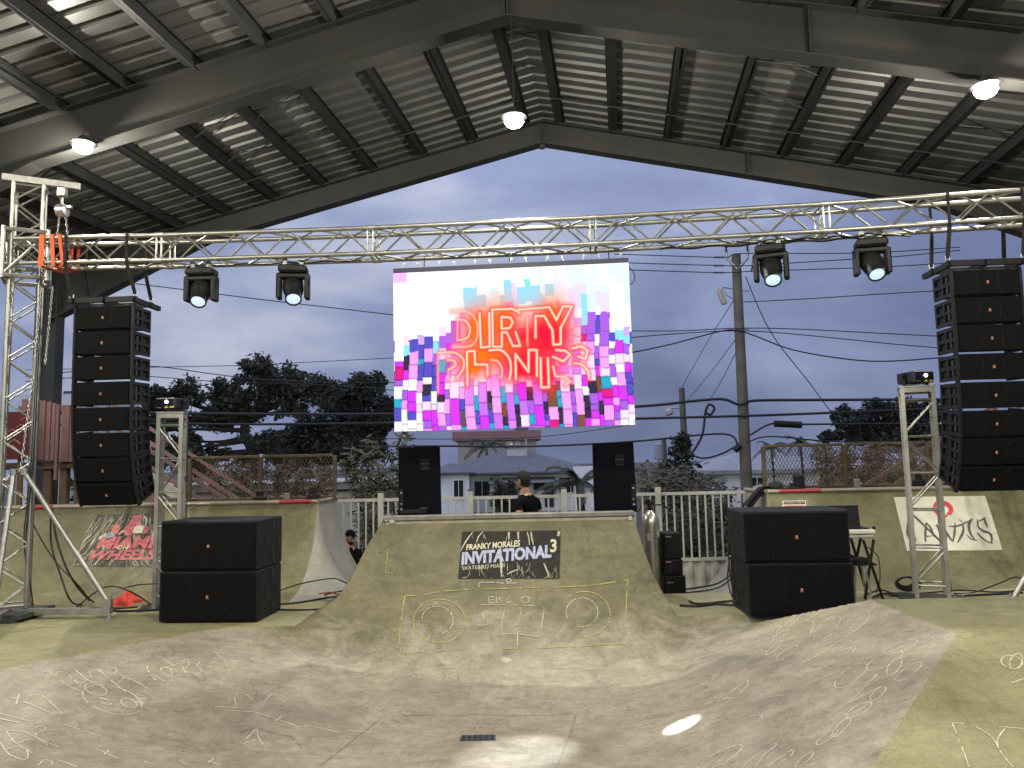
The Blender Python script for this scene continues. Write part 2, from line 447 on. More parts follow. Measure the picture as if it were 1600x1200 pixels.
# ---- central quarter pipe
q = empty('quarter_pipe', (0, 8.5, 0), label='tall central concrete quarter pipe with steel coping and a black banner on its face', cat='quarter pipe')
off = V((0, -8.5, 0))
NZ = 22
zz = [-.03+(QTOP+.03)*i/NZ for i in range(NZ+1)]
def qfn(u, v):
    z = -.03+(QTOP+.03)*v; y = qy(z)+.003; a, b = ql(z), qr(z)
    return V((a+(b-a)*u, y, z+.0015))+off
mb = MB(); mb.grid(qfn, 24, NZ)
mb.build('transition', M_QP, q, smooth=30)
for nm, fx in (('side_wall', ql), ('side_wall', qr)):
    mb = MB(); s = -1 if fx is ql else 1
    def sfn(u, v):
        z = -.03+(QTOP+.03)*v; y = qy(z); return V((fx(z)+s*(-.004), y+(YTOP+.62-y)*u, z*(1-0*u)))+off
    mb.grid(sfn, 3, NZ)
    # drop skirt from the flaring edge straight down to deck level
    vs = []; 
    for z in zz: vs += [V((fx(z), qy(z), z))+off, V((fx(z), qy(z), -.06))+off]
    mb.add(vs, [(2*i, 2*i+2, 2*i+3, 2*i+1) for i in range(NZ)])
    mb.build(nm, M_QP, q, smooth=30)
mb = MB(); mb.box((-.07, YTOP+.33, QTOP-.04), (2.84, .66, .10)); mb.box((-.07, YTOP+.64, .2), (2.84, .06, 1.4))
mb.build('platform', M_QP, q, off)
mb = MB(); mb.box((-.07, YTOP+.01, QTOP+.012), (2.875, .10, .062), bev=.012)
mb.box((ql(.99)+.012, YTOP+.30, QTOP+.012), (.03, .5, .058), bev=.008); mb.box((qr(.99)-.008, YTOP+.30, QTOP+.012), (.03, .5, .058), bev=.008)
mb.build('coping', mat('worn grey coping', (.21,.205,.185), .45, .25, .25, 9, .1), q, off)
mb = MB(); mb.box((-.07, YTOP-.018, QTOP-.065), (2.80, .012, .085)); mb.build('coping_band', mat('coping band concrete', (.33,.29,.2), .6, 0., .2, 8, .1), q, off)
def disc(px, py, r, m, nm, par, poff):
    p, n = surf(px, py, .03); mb = MB()
    mb.lathe([(r, 0), (r, .004)], 14, Matrix.Translation(p) @ stand(V((0,-1,.25))).to_4x4()); return mb.build(nm, m, par, poff)
M_STK = mat('white sticker', (.6,.6,.56), .5, 0., .2, 60, col2=(.12,.12,.12))
for px, py, r in ((613, 815, .032), (678, 811, .028), (604, 815, .012), (984, 811, .025)):
    disc(px, py, r, M_STK, 'sticker', q, off)

# ---- back quarter-pipe walls with rounded corners (left and right)
WR, WH, WDY = 1.45, 1.13, 1.41
WY0 = 9.33
def wz(d): return WR-sqrt(max(0, WR*WR-min(d, WR*.999)**2))
def wd(z): return sqrt(max(0, WR*WR-(WR-z)**2))
RR2 = 1.9
def prof_off(z, b): return (wd(WH)-wd(max(z, 0)))*(1-b)+b*(RR2-sqrt(RR2*RR2-(WH-z)**2))
def back_wall(sgn, xc, xo, rear, label):
    """top corner at x = xc, runs out to xo along x and back to y = rear"""
    w = empty('wall_ramp', (xc, WY0+WDY, 0), label=label, cat='skate ramp')
    o = V((-xc, -(WY0+WDY), 0))
    path = []                                   # (top point, outward normal)
    n1 = 14
    for i in range(n1+1): path.append((V((xo+(xc-xo)*i/n1, WY0+WDY, 0)), V((0,-1,0)), 0))
    for i in range(1, 9):
        a = pi/2*i/9*1.0; path.append((V((xc, WY0+WDY, 0)), V((sgn*sin(a), -cos(a), 0)), 1))
    n2 = 5
    for i in range(n2+1): path.append((V((xc, WY0+WDY+(rear-WY0-WDY)*i/n2, 0)), V((sgn,0,0)), 2))
    K = 16
    for seg, nm in ((0, 'front_transition'), (2, 'return_transition')):
        idx = [i for i, p in enumerate(path) if p[2] in (seg, 1)] if seg == 2 else [i for i, p in enumerate(path) if p[2] == 0]
        if seg == 2: idx = [min(idx)-1]+idx
        mb = MB(); vs = []
        for i in idx:
            t, n, _ = path[i]; bl_ = 0 if _ == 0 else (1 if _ == 2 else (i-n1)/9); zb0 = -.46*bl_
            for k in range(K+1):
                z = zb0+(WH-zb0)*k/K; vs.append(t+n*prof_off(z, bl_)+V((0,0,z))+o)
        m = len(idx); fs = [(i*(K+1)+k, (i+1)*(K+1)+k, (i+1)*(K+1)+k+1, i*(K+1)+k+1) for i in range(m-1) for k in range(K)]
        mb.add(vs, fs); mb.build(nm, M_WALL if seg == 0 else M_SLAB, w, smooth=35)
    # end profile, deck on top and back
    mb = MB(); e = V((xc, rear, 0)); poly = [e+V((sgn*(prof_off(-.46+(WH+.46)*k/K, 1)-.004), 0, -.46+(WH+.46)*k/K))+o for k in range(K+1)]+[e+V((-sgn*.3,0,WH))+o, e+V((-sgn*.3,0,-1.0))+o, e+V((sgn*prof_off(-.46, 1),0,-1.0))+o]
    mb.prism(poly, (0, .05, 0)); mb.build('end_wall', M_SLAB, w)
    mb = MB(); mb.box(((xc+xo)/2, (WY0+WDY+rear)/2+.01, WH-.07), (abs(xc-xo)-.01, rear-WY0-WDY-.02, .13)); mb.build('top_deck', M_WALL, w, o)
    mb = MB(); mb.tube([V((xo, WY0+WDY+.0, WH+.004)), V((xc, WY0+WDY, WH+.004)), ], .028, 8); mb.tube([V((xc, WY0+WDY+.02, WH+.004)), V((xc, rear, WH+.004))], .028, 8)
    mb.build('coping', mat('worn coping steel', (.30,.255,.2), .45, .4, .3, 3), w, o, smooth=40)
    return w, o
wl_, wlo = back_wall(1, -2.72, -10.5, 11.9, 'long concrete ramp wall on the left carrying a scribbled black and pink banner')
wr_, wro = back_wall(-1, 3.50, 11.0, 11.75, 'long concrete ramp wall on the right carrying a white banner')
# patches of red paint left on the coping
for w, o, x0, x1, Y in ((wl_, wlo, P(437,786,10.74).x, P(487,786,10.74).x, 0), (wl_, wlo, P(40,795,10.74).x, P(84,795,10.74).x, 0), (wr_, wro, P(1217,773,10.74).x, P(1282,772,10.74).x, 0), (wr_, wro, P(1545,771,10.74).x, P(1580,771,10.74).x, 0)):
    mb = MB(); mb.tube([V((x0, WY0+WDY, WH+.004)), V((x1, WY0+WDY, WH+.004))], .0305, 8); mb.build('red_paint_patch', M_RED, w, o, smooth=40)
def surf_wall(px, py, lift=.004):
    d = ray(px, py); a, b = 9.0, 10.9
    F = lambda t: (CAM+d*t).y-(WY0+wd(max(0, min(WH, (CAM+d*t).z))))
    for _ in range(40):
        m = (a+b)/2
        if F(m) > 0: b = m
        else: a = m
    p = CAM+d*a; z = p.z; n = V((0, -wd(z)/WR, (WR-z)/WR)).normalized()
    return p+n*lift, n

# drain and saw-cut joints in the bowl floor
p0, p1 = G(718, 1150, ZB), G(776, 1157, ZB)
mb = MB(); mb.box(((p0.x+p1.x)/2, (p0.y+p1.y)/2, ZB+.002), (.27, .11, .008))
dr = mb.build('floor_drain', mat('drain steel', (.06,.07,.09), .4, .5, .2, 20)); tag(dr, 'small dark steel drain cover in the bowl floor', 'drain')
mb = MB()
for k in range(6): mb.box(((p0.x+p1.x)/2-.11+.044*k, (p0.y+p1.y)/2, ZB+.008), (.012, .09, .006))
mb.build('slot_bars', mat('drain bar', (.03,.03,.035), .5, .5), dr)

# ================================================================ ROOF
BA = radians(8.0)
BU, BV = V((sin(BA), cos(BA), 0)), V((cos(BA), -sin(BA), 0))
RV0, RZ0, SLL, SLR = -1.38, 8.50, .217, .243      # ridge offset, rafter top height at ridge, left and right slope
VL, VR = -12.3, 9.75
def rz_top(v): return RZ0-(SLL*(RV0-v) if v < RV0 else SLR*(v-RV0))
def BP(u, v, z): return BU*u+BV*v+V((0,0,z))
roof = empty('roof_shelter', BP(10, RV0, 0)*1.0, label='dark steel gabled shelter roof with corrugated metal sheets over the skatepark', cat='roof')
RO = -BP(10, RV0, 0)
FRAMES = [(15.0, .46), (10.1, .70), (4.6, .70), (-.9, .70), (-6.4, .70)]
for U, dep in FRAMES:
    for sg in (-1, 1):
        ve = VL if sg < 0 else VR
        vh = RV0+(ve-RV0)*.66
        hd = dep+.78
        prof = [(RV0, dep), (vh, dep), (ve, hd)]
        mb = MB()
        web = [BP(U, v, rz_top(v)-.012) for v, d in prof]+[BP(U, v, rz_top(v)-d+.012) for v, d in reversed(prof)]
        mb.prism([p+RO-BU*.01 for p in web], BU*.02)
        for k in range(2):                                   # flanges
            (va, da), (vb, db) = prof[k], prof[k+1]
            for (pa, pb) in ((BP(U, va, rz_top(va)), BP(U, vb, rz_top(vb))), (BP(U, va, rz_top(va)-da), BP(U, vb, rz_top(vb)-db))):
                t = pb-pa; up = t.cross(BU).normalized()
                if up.z < 0: up = -up
                mb.prism([pa+RO-BU*.13-up*.01, pb+RO-BU*.13-up*.01, pb+RO-BU*.13+up*.01, pa+RO-BU*.13+up*.01], BU*.26)
        for v in ([RV0+sg*.02] if sg < 0 else [RV0+sg*.02, RV0+(ve-RV0)*.36]):           # stiffeners
            d = dep if abs(v-RV0) <= abs(vh-RV0)+.01 else hd
            mb.prism([BP(U-.12, v-.008, rz_top(v)-.03)+RO, BP(U+.12, v-.008, rz_top(v)-.03)+RO, BP(U+.12, v-.008, rz_top(v)-d+.03)+RO, BP(U-.12, v-.008, rz_top(v)-d+.03)+RO], BV*.016)
        mb.build('rafter', M_BEAM, roof)
        # column: H section with the knee
        mb = MB(); zt = rz_top(ve)-.02; c = BP(U, ve, 0)+RO; R3 = Matrix.Rotation(-BA, 3, 'Z')
        for dx, w_, d_ in ((0, .5, .02), (-.25, .02, .26), (.25, .02, .26)):
            mb.box(c+BV*dx+V((0,0,(zt-1.8)/2)), (w_, d_, zt+1.8), R3)
        mb.build('column', M_BEAM, roof)
# purlins: one long mesh per line, carried on the rafters
def purlin_mesh():
    mb = MB(); Lp = 23.0
    mb.box((0, 0, .10), (.03, Lp, .20)); mb.box((.0, 0, .009), (.15, Lp, .018)); mb.box((0, 0, .191), (.12, Lp, .016)); mb.box((.07, 0, .04), (.010, Lp, .05))
    return mb.mesh('purlin', M_PURL)
pm = purlin_mesh()
for sg in (-1, 1):
    k = 0
    while True:
        v = RV0+sg*(.36+1.085*k); k += 1
        if v < VL-.1 or v > VR+.1: break
        an = -atan2(SLL if sg < 0 else SLR, 1)*sg
        Mx = Matrix.Translation(BP(15.25-11.5, v, rz_top(v)+.012)+RO) @ Matrix.Rotation(-BA, 4, 'Z') @ Matrix.Rotation(an*-1 if False else an, 4, 'Y') @ Matrix.Diagonal((-sg, 1, 1, 1))
        link('purlin', pm, roof, mat=Mx)
# corrugated sheets, 0.92 m cover width, three ribs each
def sheet_mesh(sg):
    ve = (VL-.5) if sg < 0 else (VR+.5)
    pr = []
    for k in range(3):
        a = .3067*k; pr += [(a, 0), (a+.165, 0), (a+.205, .065), (a+.245, .065), (a+.285, 0)]
    pr.append((.92, 0)); mb = MB(); vs = []
    for u, h in pr:
        for v in (RV0, ve): vs.append(BU*u+BV*(v-RV0)+V((0,0,rz_top(v)-RZ0+h)))
    mb.add(vs, [(2*i, 2*i+1, 2*i+3, 2*i+2) for i in range(len(pr)-1)]); return mb.mesh('roof_sheet', M_SHEET)
for sg in (-1, 1):
    sm = sheet_mesh(sg)
    for k in range(26):
        link('roof_sheet', sm, roof, BP(15.32-.92*(k+1), RV0, RZ0+.222+.0008*(k%2))+RO)
mb = MB()
for s in (-1, 1):
    mb.prism([BP(15.3, RV0, RZ0+.262)+RO, BP(15.3, RV0+s*.28, RZ0+.262-.06)+RO, BP(15.3, RV0+s*.28, RZ0+.255-.06)+RO, BP(15.3, RV0, RZ0+.255)+RO], -BU*24)
mb.build('ridge_cap', M_SHEET, roof)
# edge trim on the far gable and a tiny drip at the apex
for sg in (-1, 1):
    ve = (VL-.5) if sg < 0 else (VR+.5); mb = MB()
    a, b = BP(15.36, RV0, RZ0), BP(15.36, ve, rz_top(ve))
    mb.prism([a+RO+V((0,0,.30)), b+RO+V((0,0,.30)), b+RO+V((0,0,-.03)), a+RO+V((0,0,-.03))], BU*.03); mb.build('gable_trim', M_BEAM, roof)
mb = MB(); mb.box(BP(15.0, RV0, RZ0-.50)+RO, (.10, .10, .09)); mb.build('apex_bracket', M_BEAM, roof)
# conduit under the purlins, parallel to the gable, and cross bracing rods between purlins
for sg in (-1, 1):
    ve = VL if sg < 0 else VR; mb = MB()
    mb.tube([BP(13.75, RV0+sg*.3, rz_top(RV0+sg*.3)-.03)+RO, BP(13.75, ve, rz_top(ve)-.03)+RO], .014, 6); mb.build('conduit', M_PURL, roof)
for sg, ks in ((-1, (0, 3, 4, 7)), (1, (0, 3, 6))):
    for k in ks:
        va = RV0+sg*(.36+1.085*k) if k else RV0-.36
        vb = RV0+sg*(.36+1.085*(k+1)) if k else RV0+.36
        for u in (11.6, 12.7):
            for zz0, zz1 in ((.02, .19), (.19, .02)):
                mb = MB(); mb.tube([BP(u, va, rz_top(va)+zz0)+RO, BP(u+.25, vb, rz_top(vb)+zz1)+RO], .010, 5); mb.build('bracing_rod', M_BEAM, roof)

# ---- high-bay lamps (the three in view and the rows nearer the camera)
M_LENS = mat('lamp lens', (1,1,1), .4, 0., 0., emit=(1.0,.985,.90), estr=55)
M_HOUS = mat('lamp housing', (.02,.02,.02), .5, .0, .1)
lp = [(P(130,225,10.70), 'left hanging high-bay lamp glowing under the roof', 1), (P(803,184,10.1), 'middle hanging high-bay lamp glowing under the roof ridge', 1), (P(1540,135,9.0), 'right hanging high-bay lamp glowing under the roof', 1)]
for du in (-5.6, -11.2):
    for p, l, _ in lp[:3]:
        lp.append((p+BU*du, l.replace('glowing under', 'nearer the camera, glowing under') if du > -6 else l.replace('glowing under', 'behind the camera, glowing under'), 0))
for p, l, near in lp:
    t = empty('high_bay_lamp', p, label=l, cat='lamp', group='high-bay lamps under the roof')
    v = p.dot(BV); zt = rz_top(v)-.70-p.z+.03
    mb = MB(); mb.lathe([(.015,.12), (.05,.12), (.07,.065), (.15,.03), (.180,.004), (.175,.0)], 20); mb.build('housing', M_HOUS, t, smooth=30)
    mb = MB(); mb.lathe([(.10,.004), (.128,-.025), (.132,-.06), (.11,-.10), (.07,-.125), (.004,-.135)], 20, cap=True); mb.build('lens', M_LENS, t, smooth=60)
    mb = MB(); mb.tube([(0,0,.12), (0,0,max(.2, zt))], .007, 6); mb.build('hanger_rod', M_BEAM, t)
    ld = bpy.data.lights.new('high_bay_light', 'POINT'); ld.energy = LAMP_W; ld.color = (1.0,.955,.80); ld.shadow_soft_size = .05
    lo = bpy.data.objects.new('high_bay_light', ld); COL.objects.link(lo); lo.parent = t; lo.location = (0,0,-.195)
# ================================================================ TRUSS RIG
TS, TR = .29, .025                # box truss size, chord radius
def unit_tube(r, n=8):
    mb = MB(); mb.lathe([(r, 0), (r, 1)], n); return mb.mesh('tube', M_ALU, smooth=40)
ME_CH, ME_BR, ME_BRD, ME_CHD = unit_tube(TR, 10), unit_tube(.011, 6), None, None
def member(nm, me, a, b, par, inv):
    d = b-a; Mx = Matrix.Translation(a) @ stand(d).to_4x4() @ Matrix.Diagonal((1, 1, d.length, 1))
    return link(nm, me, par, mat=inv @ Mx)
def box_truss(par, A, B, side, up, n, size=TS, ends=True, rung=False):
    """A..B is the axis of the box; side and up span its section"""
    inv = Matrix.Translation(-par.location)
    h = size/2; d = (B-A)/n; cs = [side*sx*h+up*sz*h for sx, sz in ((-1,-1),(1,-1),(1,1),(-1,1))]
    for c in cs: member('chord', ME_CH, A+c, B+c, par, inv)
    for k in range(4):
        c0, c1 = cs[k], cs[(k+1)%4]
        for i in range(n):
            a, b = (c0, c1) if (i+k//2) % 2 == 0 else (c1, c0)
            member('brace', ME_BR, A+d*i+a, A+d*(i+1)+b, par, inv)
        if ends:
            for q in (A+(B-A).normalized()*.03, B-(B-A).normalized()*.03): member('end_brace', ME_BR, q+c0, q+c1, par, inv)
TA, TB = V((-5.9, 8.63, 4.3)), V((5.95, 7.620, 4.3))        # front top chord ends
tdir = (TB-TA).normalized(); tback = V((-tdir.y, tdir.x, 0)).normalized()
def tpt(s, dz=0):
    """point on the front top chord, s metres from the left end, with the rig's sag"""
    L = (TB-TA).length; return TA+tdir*s+V((0,0,-.085*4*(s/L)*(1-s/L)+dz))
TL = (TB-TA).length
truss = empty('box_truss', tpt(TL/2), label='long aluminium box truss spanning above the stage', cat='truss')
seg = [0, 1.95, 4.39, 6.83, 9.27, TL]
ctr = tback*(TS/2)-V((0,0,TS/2))
for a, b in zip(seg, seg[1:]):
    A, B = tpt(a)+ctr, tpt(b)+ctr
    box_truss(truss, A, B, tback, V((0,0,1)), max(4, int(round((b-a)/.31))))
for s in seg[1:-1]:                                             # joint collars
    for c in ((0,0), (TS,0), (0,-TS), (TS,-TS)):
        mb = MB(); p = tpt(s)+tback*c[0]+V((0,0,c[1])); mb.tube([p-tdir*.05, p+tdir*.05], .031, 10); mb.build('joint_collar', M_STEEL, truss, -truss.location, smooth=40)
def s_at(px):
    """distance along the truss under a pixel column"""
    best = min((abs((lambda p: 800+FPX*(CM.transposed()@(p-CAM)).x/-(CM.transposed()@(p-CAM)).z)(tpt(i*TL/400))-px), i) for i in range(401)); return best[1]*TL/400

def big_tower(c, rz, zt, name_label, mirror=1):
    t = empty('truss_tower', c, label=name_label, cat='truss tower')
    sd_, bk = V((cos(rz), sin(rz), 0)), V((-sin(rz), cos(rz), 0))
    box_truss(t, c+V((0,0,.12)), c+V((0,0,zt)), sd_, bk, 21, size=.30)
    R3 = Matrix.Rotation(rz, 3, 'Z')
    mb = MB()
    for sx in (-1,1):                                            # sleeve block around the tower
        for sy in (-1,1): mb.tube([V((sx*.22, sy*.22, 3.82)), V((sx*.22, sy*.22, 4.42))], .025, 8)
    for z in (3.85, 4.39):
        for a, b in (((-.22,-.22),(.22,-.22)), ((.22,-.22),(.22,.22)), ((.22,.22),(-.22,.22)), ((-.22,.22),(-.22,-.22))): mb.tube([V((*a, z)), V((*b, z))], .025, 8)
    for a, b in (((-.22,-.22,3.85),(.22,-.22,4.39)), ((.22,.22,3.85),(.22,-.22,4.39)), ((-.22,.22,3.85),(-.22,-.22,4.39))): mb.tube([V(a), V(b)], .016, 6)
    mb.v = [tuple(R3 @ V(q)) for q in mb.v]; mb.build('sleeve_block', M_ALU, t, smooth=40)
    mb = MB(); mb.box(((.12 if mirror > 0 else .2), -.03, zt+.06), (.80, .12, .09), bev=.01); mb.box((0, 0, zt+.005), (.36, .36, .025)); mb.v = [tuple(R3 @ V(q)) for q in mb.v]; mb.build('head_beam', M_ALU, t)
    mb = MB(); mb.box((0, 0, .06), (.62, .62, .05)); mb.box((-.0, -.28, .03), (.5, .10, .06)); mb.box((0, .28, .03), (.5, .10, .06)); mb.build('base_plate', mat('dark base steel', (.09,.09,.09), .5, .5, .2, 9), t)
    for (dx, dy) in ((mirror*1.15, -.12), (mirror*.13, -.48)):                        # outriggers: brace tube, floor arm, foot screw
        b = V((dx, dy, .16)); a = V((mirror*.17 if abs(dx) > .5 else mirror*.05, -.14, 1.62))
        mb = MB(); mb.tube([a, b], .028, 10); mb.tube([a-V((0,0,.03)), a+V((0,0,.04))], .042, 10); mb.build('outrigger_brace', M_ALU, t, smooth=40)
        mb = MB(); e = V((dx, dy, .075)); dd = (e-V((0,-.05,.075))); L = dd.length
        mb.box((e+V((0,-.05,.075)))/2, (L, .07, .07), Matrix.Rotation(atan2(dd.y, dd.x), 3, 'Z')); mb.box(e+V((0,0,.05)), (.07,.07,.16)); mb.build('outrigger_arm', M_ALUD, t)
        mb = MB(); mb.tube([e+V((mirror*.04,-.05,-.07)), e+V((mirror*.04,-.05,.17))], .013, 8); mb.lathe([(.045,-.0),(.045,.012)], 12, Matrix.Translation(e+V((mirror*.04,-.05,-.074)))); mb.build('foot_screw', M_STEEL, t, smooth=40)
    return t
TWL = V((-5.66, 8.80, 0)); TWR = V((5.98, 7.80, 0))
big_tower(TWL, radians(28), 4.98, 'tall aluminium truss tower at the left edge with outrigger legs', 1)
big_tower(TWR, radians(-28), 4.98, 'tall truss tower at the right edge, only an outrigger leg showing', -1)

# chain hoist on the left tower with its hand chain, orange slings
h = empty('chain_hoist', TWL+V((.42,-.06,4.72)), label='chrome chain hoist hanging from the left truss tower', cat='hoist')
mb = MB(); mb.box((0,0,.16), (.10,.10,.13), bev=.02); mb.tube([(0,0,.10),(0,0,.02)], .018, 8); mb.build('top_hook', M_ALU, h)
mb = MB(); mb.lathe([(.05,-.06),(.075,-.05),(.075,.05),(.05,.06)], 16, Matrix.Translation((.01,0,-.06)) @ Matrix.Rotation(pi/2, 4, 'Y')); mb.box((.07,0,-.02), (.10,.04,.03)); mb.build('gear_body', M_STEEL, h, smooth=35)
def chain(par, pts, nm='chain', m=None):
    pts = [V(p) for p in pts]; mb = MB(); tot = 0
    for a, b in zip(pts, pts[1:]):
        n = max(1, int((b-a).length/.036)); d = (b-a)/n
        for i in range(n):
            c = a+d*(i+.5); Mx = Matrix.Translation(c) @ stand(d).to_4x4() @ Matrix.Rotation(pi/2*(i%2), 4, 'Z')
            ring = [Mx @ V((.011*cos(q), 0, .021*sin(q))) for q in [2*pi*j/6 for j in range(7)]]
            mb.tube(ring, .0042, 4, cap=False)
    return mb.build(nm, m or M_STEEL, par)
chain(h, [(-.02,0,-.12), (-.03,-.02,-.42)], 'load_chain'); chain(h, [(.05,0,-.1), (.07,.03,-.40), (.09,.05,-.62)], 'hand_chain')
mb = MB(); mb.tube(catmull([(-.03,-.02,-.40), (-.055,-.02,-.46), (-.03,-.02,-.50), (0,-.02,-.46)], 4), .012, 6); mb.build('bottom_hook', M_STEEL, h)
p0 = TWL+V((.42,-.06,4.72))
chain(h, [(-.10,-.16,-1.0), (-.15,-.16,-2.0), (-.24,-.16,-3.05)], 'slack_chain'); chain(h, [(.03,-.16,-1.0), (-.02,-.16,-1.9)], 'slack_chain')
for i, (sa, w) in enumerate(((s_at(70), .030), (s_at(82), .022), (s_at(96), .018))):
    p = tpt(sa); mb = MB(); w2 = w
    loop = [p+V((0,-.035,.035)), p+tback*(TS)+V((0,.035,.035)), p+tback*TS+V((0,.035,-TS-.035)), p+V((0,-.035,-TS-.045))+tdir*(.03*i)]
    for k in range(4):
        a, b = loop[k], loop[(k+1)%4]
        mb.prism([a-tdir*w2, a+tdir*w2, b+tdir*w2, b-tdir*w2], (b-a).cross(tdir).normalized()*.006)
    o = mb.build('lifting_sling', M_ORNG); tag(o, ['broad orange lifting sling wrapped round the truss beside the left tower', 'middle orange lifting sling wrapped round the left end of the truss', 'narrow orange lifting sling wrapped round the truss, third from the left tower'][i], 'sling', 'orange lifting slings')

# ---- line arrays
BW, BH, BD = .735, .284, .46
def array_box():
    r = empty('line_array_speaker')
    mb = MB()                                       # front lies at y = 0, cabinet goes back (+y) and tapers
    f = .006; hw, hh = BW/2-.045, BH/2-f; rb, rh = BW/2-.10, BH/2-.05
    prof = [(-hw, .02), (hw, .02), (hw-.01, .16), (rb, BD), (-rb, BD), (-hw+.01, .16)]
    vs = []
    for x, y in prof:
        t = y/BD; z = hh+(rh-hh)*t; vs += [V((x, y, -z)), V((x, y, z))]
    n = len(prof); mb.add(vs, [tuple(2*i for i in range(n)), tuple(2*i+1 for i in reversed(range(n)))]+[(2*i, 2*i+1, 2*((i+1)%n)+1, 2*((i+1)%n)) for i in range(n)])
    mb.build('cabinet', M_BLK, r)
    mb = MB(); mb.box((0, .012, 0), (BW-.10, .024, BH-.018), bev=.008); mb.build('grille', M_GRIL, r)
    for s in (-1, 1):                                # raised fold lines of the grille
        mb = MB(); L = [(s*.15, .128), (s*.15, .105), (s*.105, .075), (s*.105, -.075), (s*.15, -.105), (s*.15, -.128)]
        for a, b in zip(L, L[1:]): mb.tube([V((a[0], -.002, a[1])), V((b[0], -.002, b[1]))], .0022, 4)
        mb.build('grille_fold', M_GRIL2, r)
    mb = MB(); mb.box((0, -.004, .0), (.020, .007, .020)); bd = mb.build('badge', M_BADGE, r)
    mb = MB(); mb.box((0, -.0035, -.017), (.026, .005, .004)); mb.box((0, -.009, .0), (.008, .004, .012)); mb.build('badge_lettering', M_BADGEW, bd)
    for s in (-1, 1):                                # side rigging frame with handle slots
        mb = MB(); x = s*(BW/2-.022)
        for y in (.03, .20, .37): mb.box((x, y, 0), (.026, .035, BH-.03))
        for z in (-BH/2+.03, 0, BH/2-.03): mb.box((x, .20, z), (.024, .37, .036))
        mb.box((x, .045, BH/2-.008), (.03, .05, .03)); mb.box((x, .045, -BH/2+.008), (.03, .05, .03))
        mb.box((s*(BW/2-.038), .20, 0), (.006, .36, BH-.07))
        sf = mb.build('rigging_frame', M_BLKP, r)
        mb = MB(); mb.box((s*(BW/2-.02), .115, 0), (.012, .03, .16)); mb.build('rating_label', mat('grey label', (.022,.022,.024), .5, 0., .1, 40), sf)
    return r
TILT = [0.5, .5, 1, 1.5, 3, 7, 13, 21]
def line_array(top, yaw, side, first=None):
    """top = top centre of the front of the uppermost box"""
    R = Matrix.Rotation(yaw, 4, 'Z'); p = V(top)
    names = ['uppermost', 'second', 'third', 'fourth', 'fifth', 'sixth', 'seventh', 'lowest']
    for i, t in enumerate(TILT):
        t = radians(t); dn = R.to_3x3() @ V((0, sin(t), -cos(t)))
        c = p+dn*(BH/2+.004)
        Mx = Matrix.Translation(c) @ R @ Matrix.Rotation(t, 4, 'X')
        lb = ('%s black line array speaker in the hanging %s column' if i in (0, 7) else '%s black line array speaker from the top of the %s column') % (names[i], side)
        if first is None: first = array_box(); o = first; o.matrix_world = Mx; o['label'] = lb
        else: o = copy_tree(first, None, lb, Mx)
        tag(o, lb, 'speaker', 'line array speakers hanging %s' % ('on the left' if side == 'left' else 'on the right'))
        p = p+dn*(BH+.008)
    # flying frame and straps
    fr = empty('flying_frame', V(top)+V((0,0,.02)), yaw, 'black steel flying frame on straps above the %s speaker column' % side, 'rigging frame')
    mb = MB()
    for y in (.0, .34): mb.box((0, y, .035), (BW+.06, .045, .06))
    for x in (-.36, .36, 0): mb.box((x, .25, .03), (.045, .62, .055))
    mb.build('frame_bars', M_BLKP, fr)
    for x in (-.38, .38):
        for y in (.0, .34):
            mb = MB(); mb.tube(catmull([(x-.02,y,.06),(x-.02,y,.11),(x+.02,y,.11),(x+.02,y,.06)], 3), .008, 6); mb.build('shackle', M_STEEL, fr)
            wp = fr.location+(R @ V((x, y, 0)))
            s = (wp-TA).dot(tdir); zt = tpt(s).z-fr.location.z; yt = ((tpt(s)-wp).dot(R.to_3x3() @ V((0,1,0)))) + (y/.34)*(TS+.02)-.035*(1-2*y/.34)
            ztop = zt+.03 if y == 0 else zt+.03
            mb = MB(); a, b = V((x, y, .09)), V((x*.97, y+yt, -TS*0+zt-TS-.03)); c = V((x*.96, y+yt, ztop))
            for q0, q1 in ((a, b), (b, c)):
                dd = q1-q0; mb.box((q0+q1)/2, (.040, .014, dd.length), stand(dd))
            mb.build('strap', M_STRAP, fr)
    return first
fb = line_array(P(161, 476, 8.66), radians(-4), 'left')
line_array(P(1541, 418, 7.76), radians(-3), 'right', fb)

# ---- moving head lights
def moving_head():
    r = empty('moving_head_light')
    mb = MB()
    for s in (-1, 1): mb.box((s*.09, 0, -.02), (.045, .06, .05)); mb.tube([(s*.09, -.035, .02), (s*.09, .035, .02)], .032, 8)
    mb.build('clamp', M_STEEL, r)
    mb = MB(); mb.box((0, 0, -.085), (.31, .22, .09), bev=.022); mb.box((0,-.112,-.08), (.12,.006,.04)); mb.build('base', M_BLKP, r)
    mb = MB(); mb.box((0, 0, -.158), (.362, .135, .062), bev=.016)
    for s in (-1, 1): mb.box((s*.153, 0, -.285), (.056, .14, .27), bev=.014)
    mb.build('yoke', M_BLKP, r)
    ax = V((.10, -.62, -.78)).normalized(); Mx = Matrix.Translation((0, 0, -.30)) @ stand(ax).to_4x4()
    mb = MB(); mb.lathe([(.03,-.155),(.085,-.15),(.112,-.12),(.115,.0),(.108,.05),(.092,.10),(.090,.19),(.080,.19),(.078,.178)], 24, Mx); hd = mb.build('lamp_head', M_BLKP, r, smooth=35)
    mb = MB(); mb.lathe([(.078,.176),(.060,.186),(.03,.192),(.002,.194)], 20, Mx)
    mb.build('lens', mat('beam lens', (.25,.3,.35), .08, 0., 0., emit=(.62,.80,1.0), estr=1.0), hd, smooth=60)
    return r
mh = None
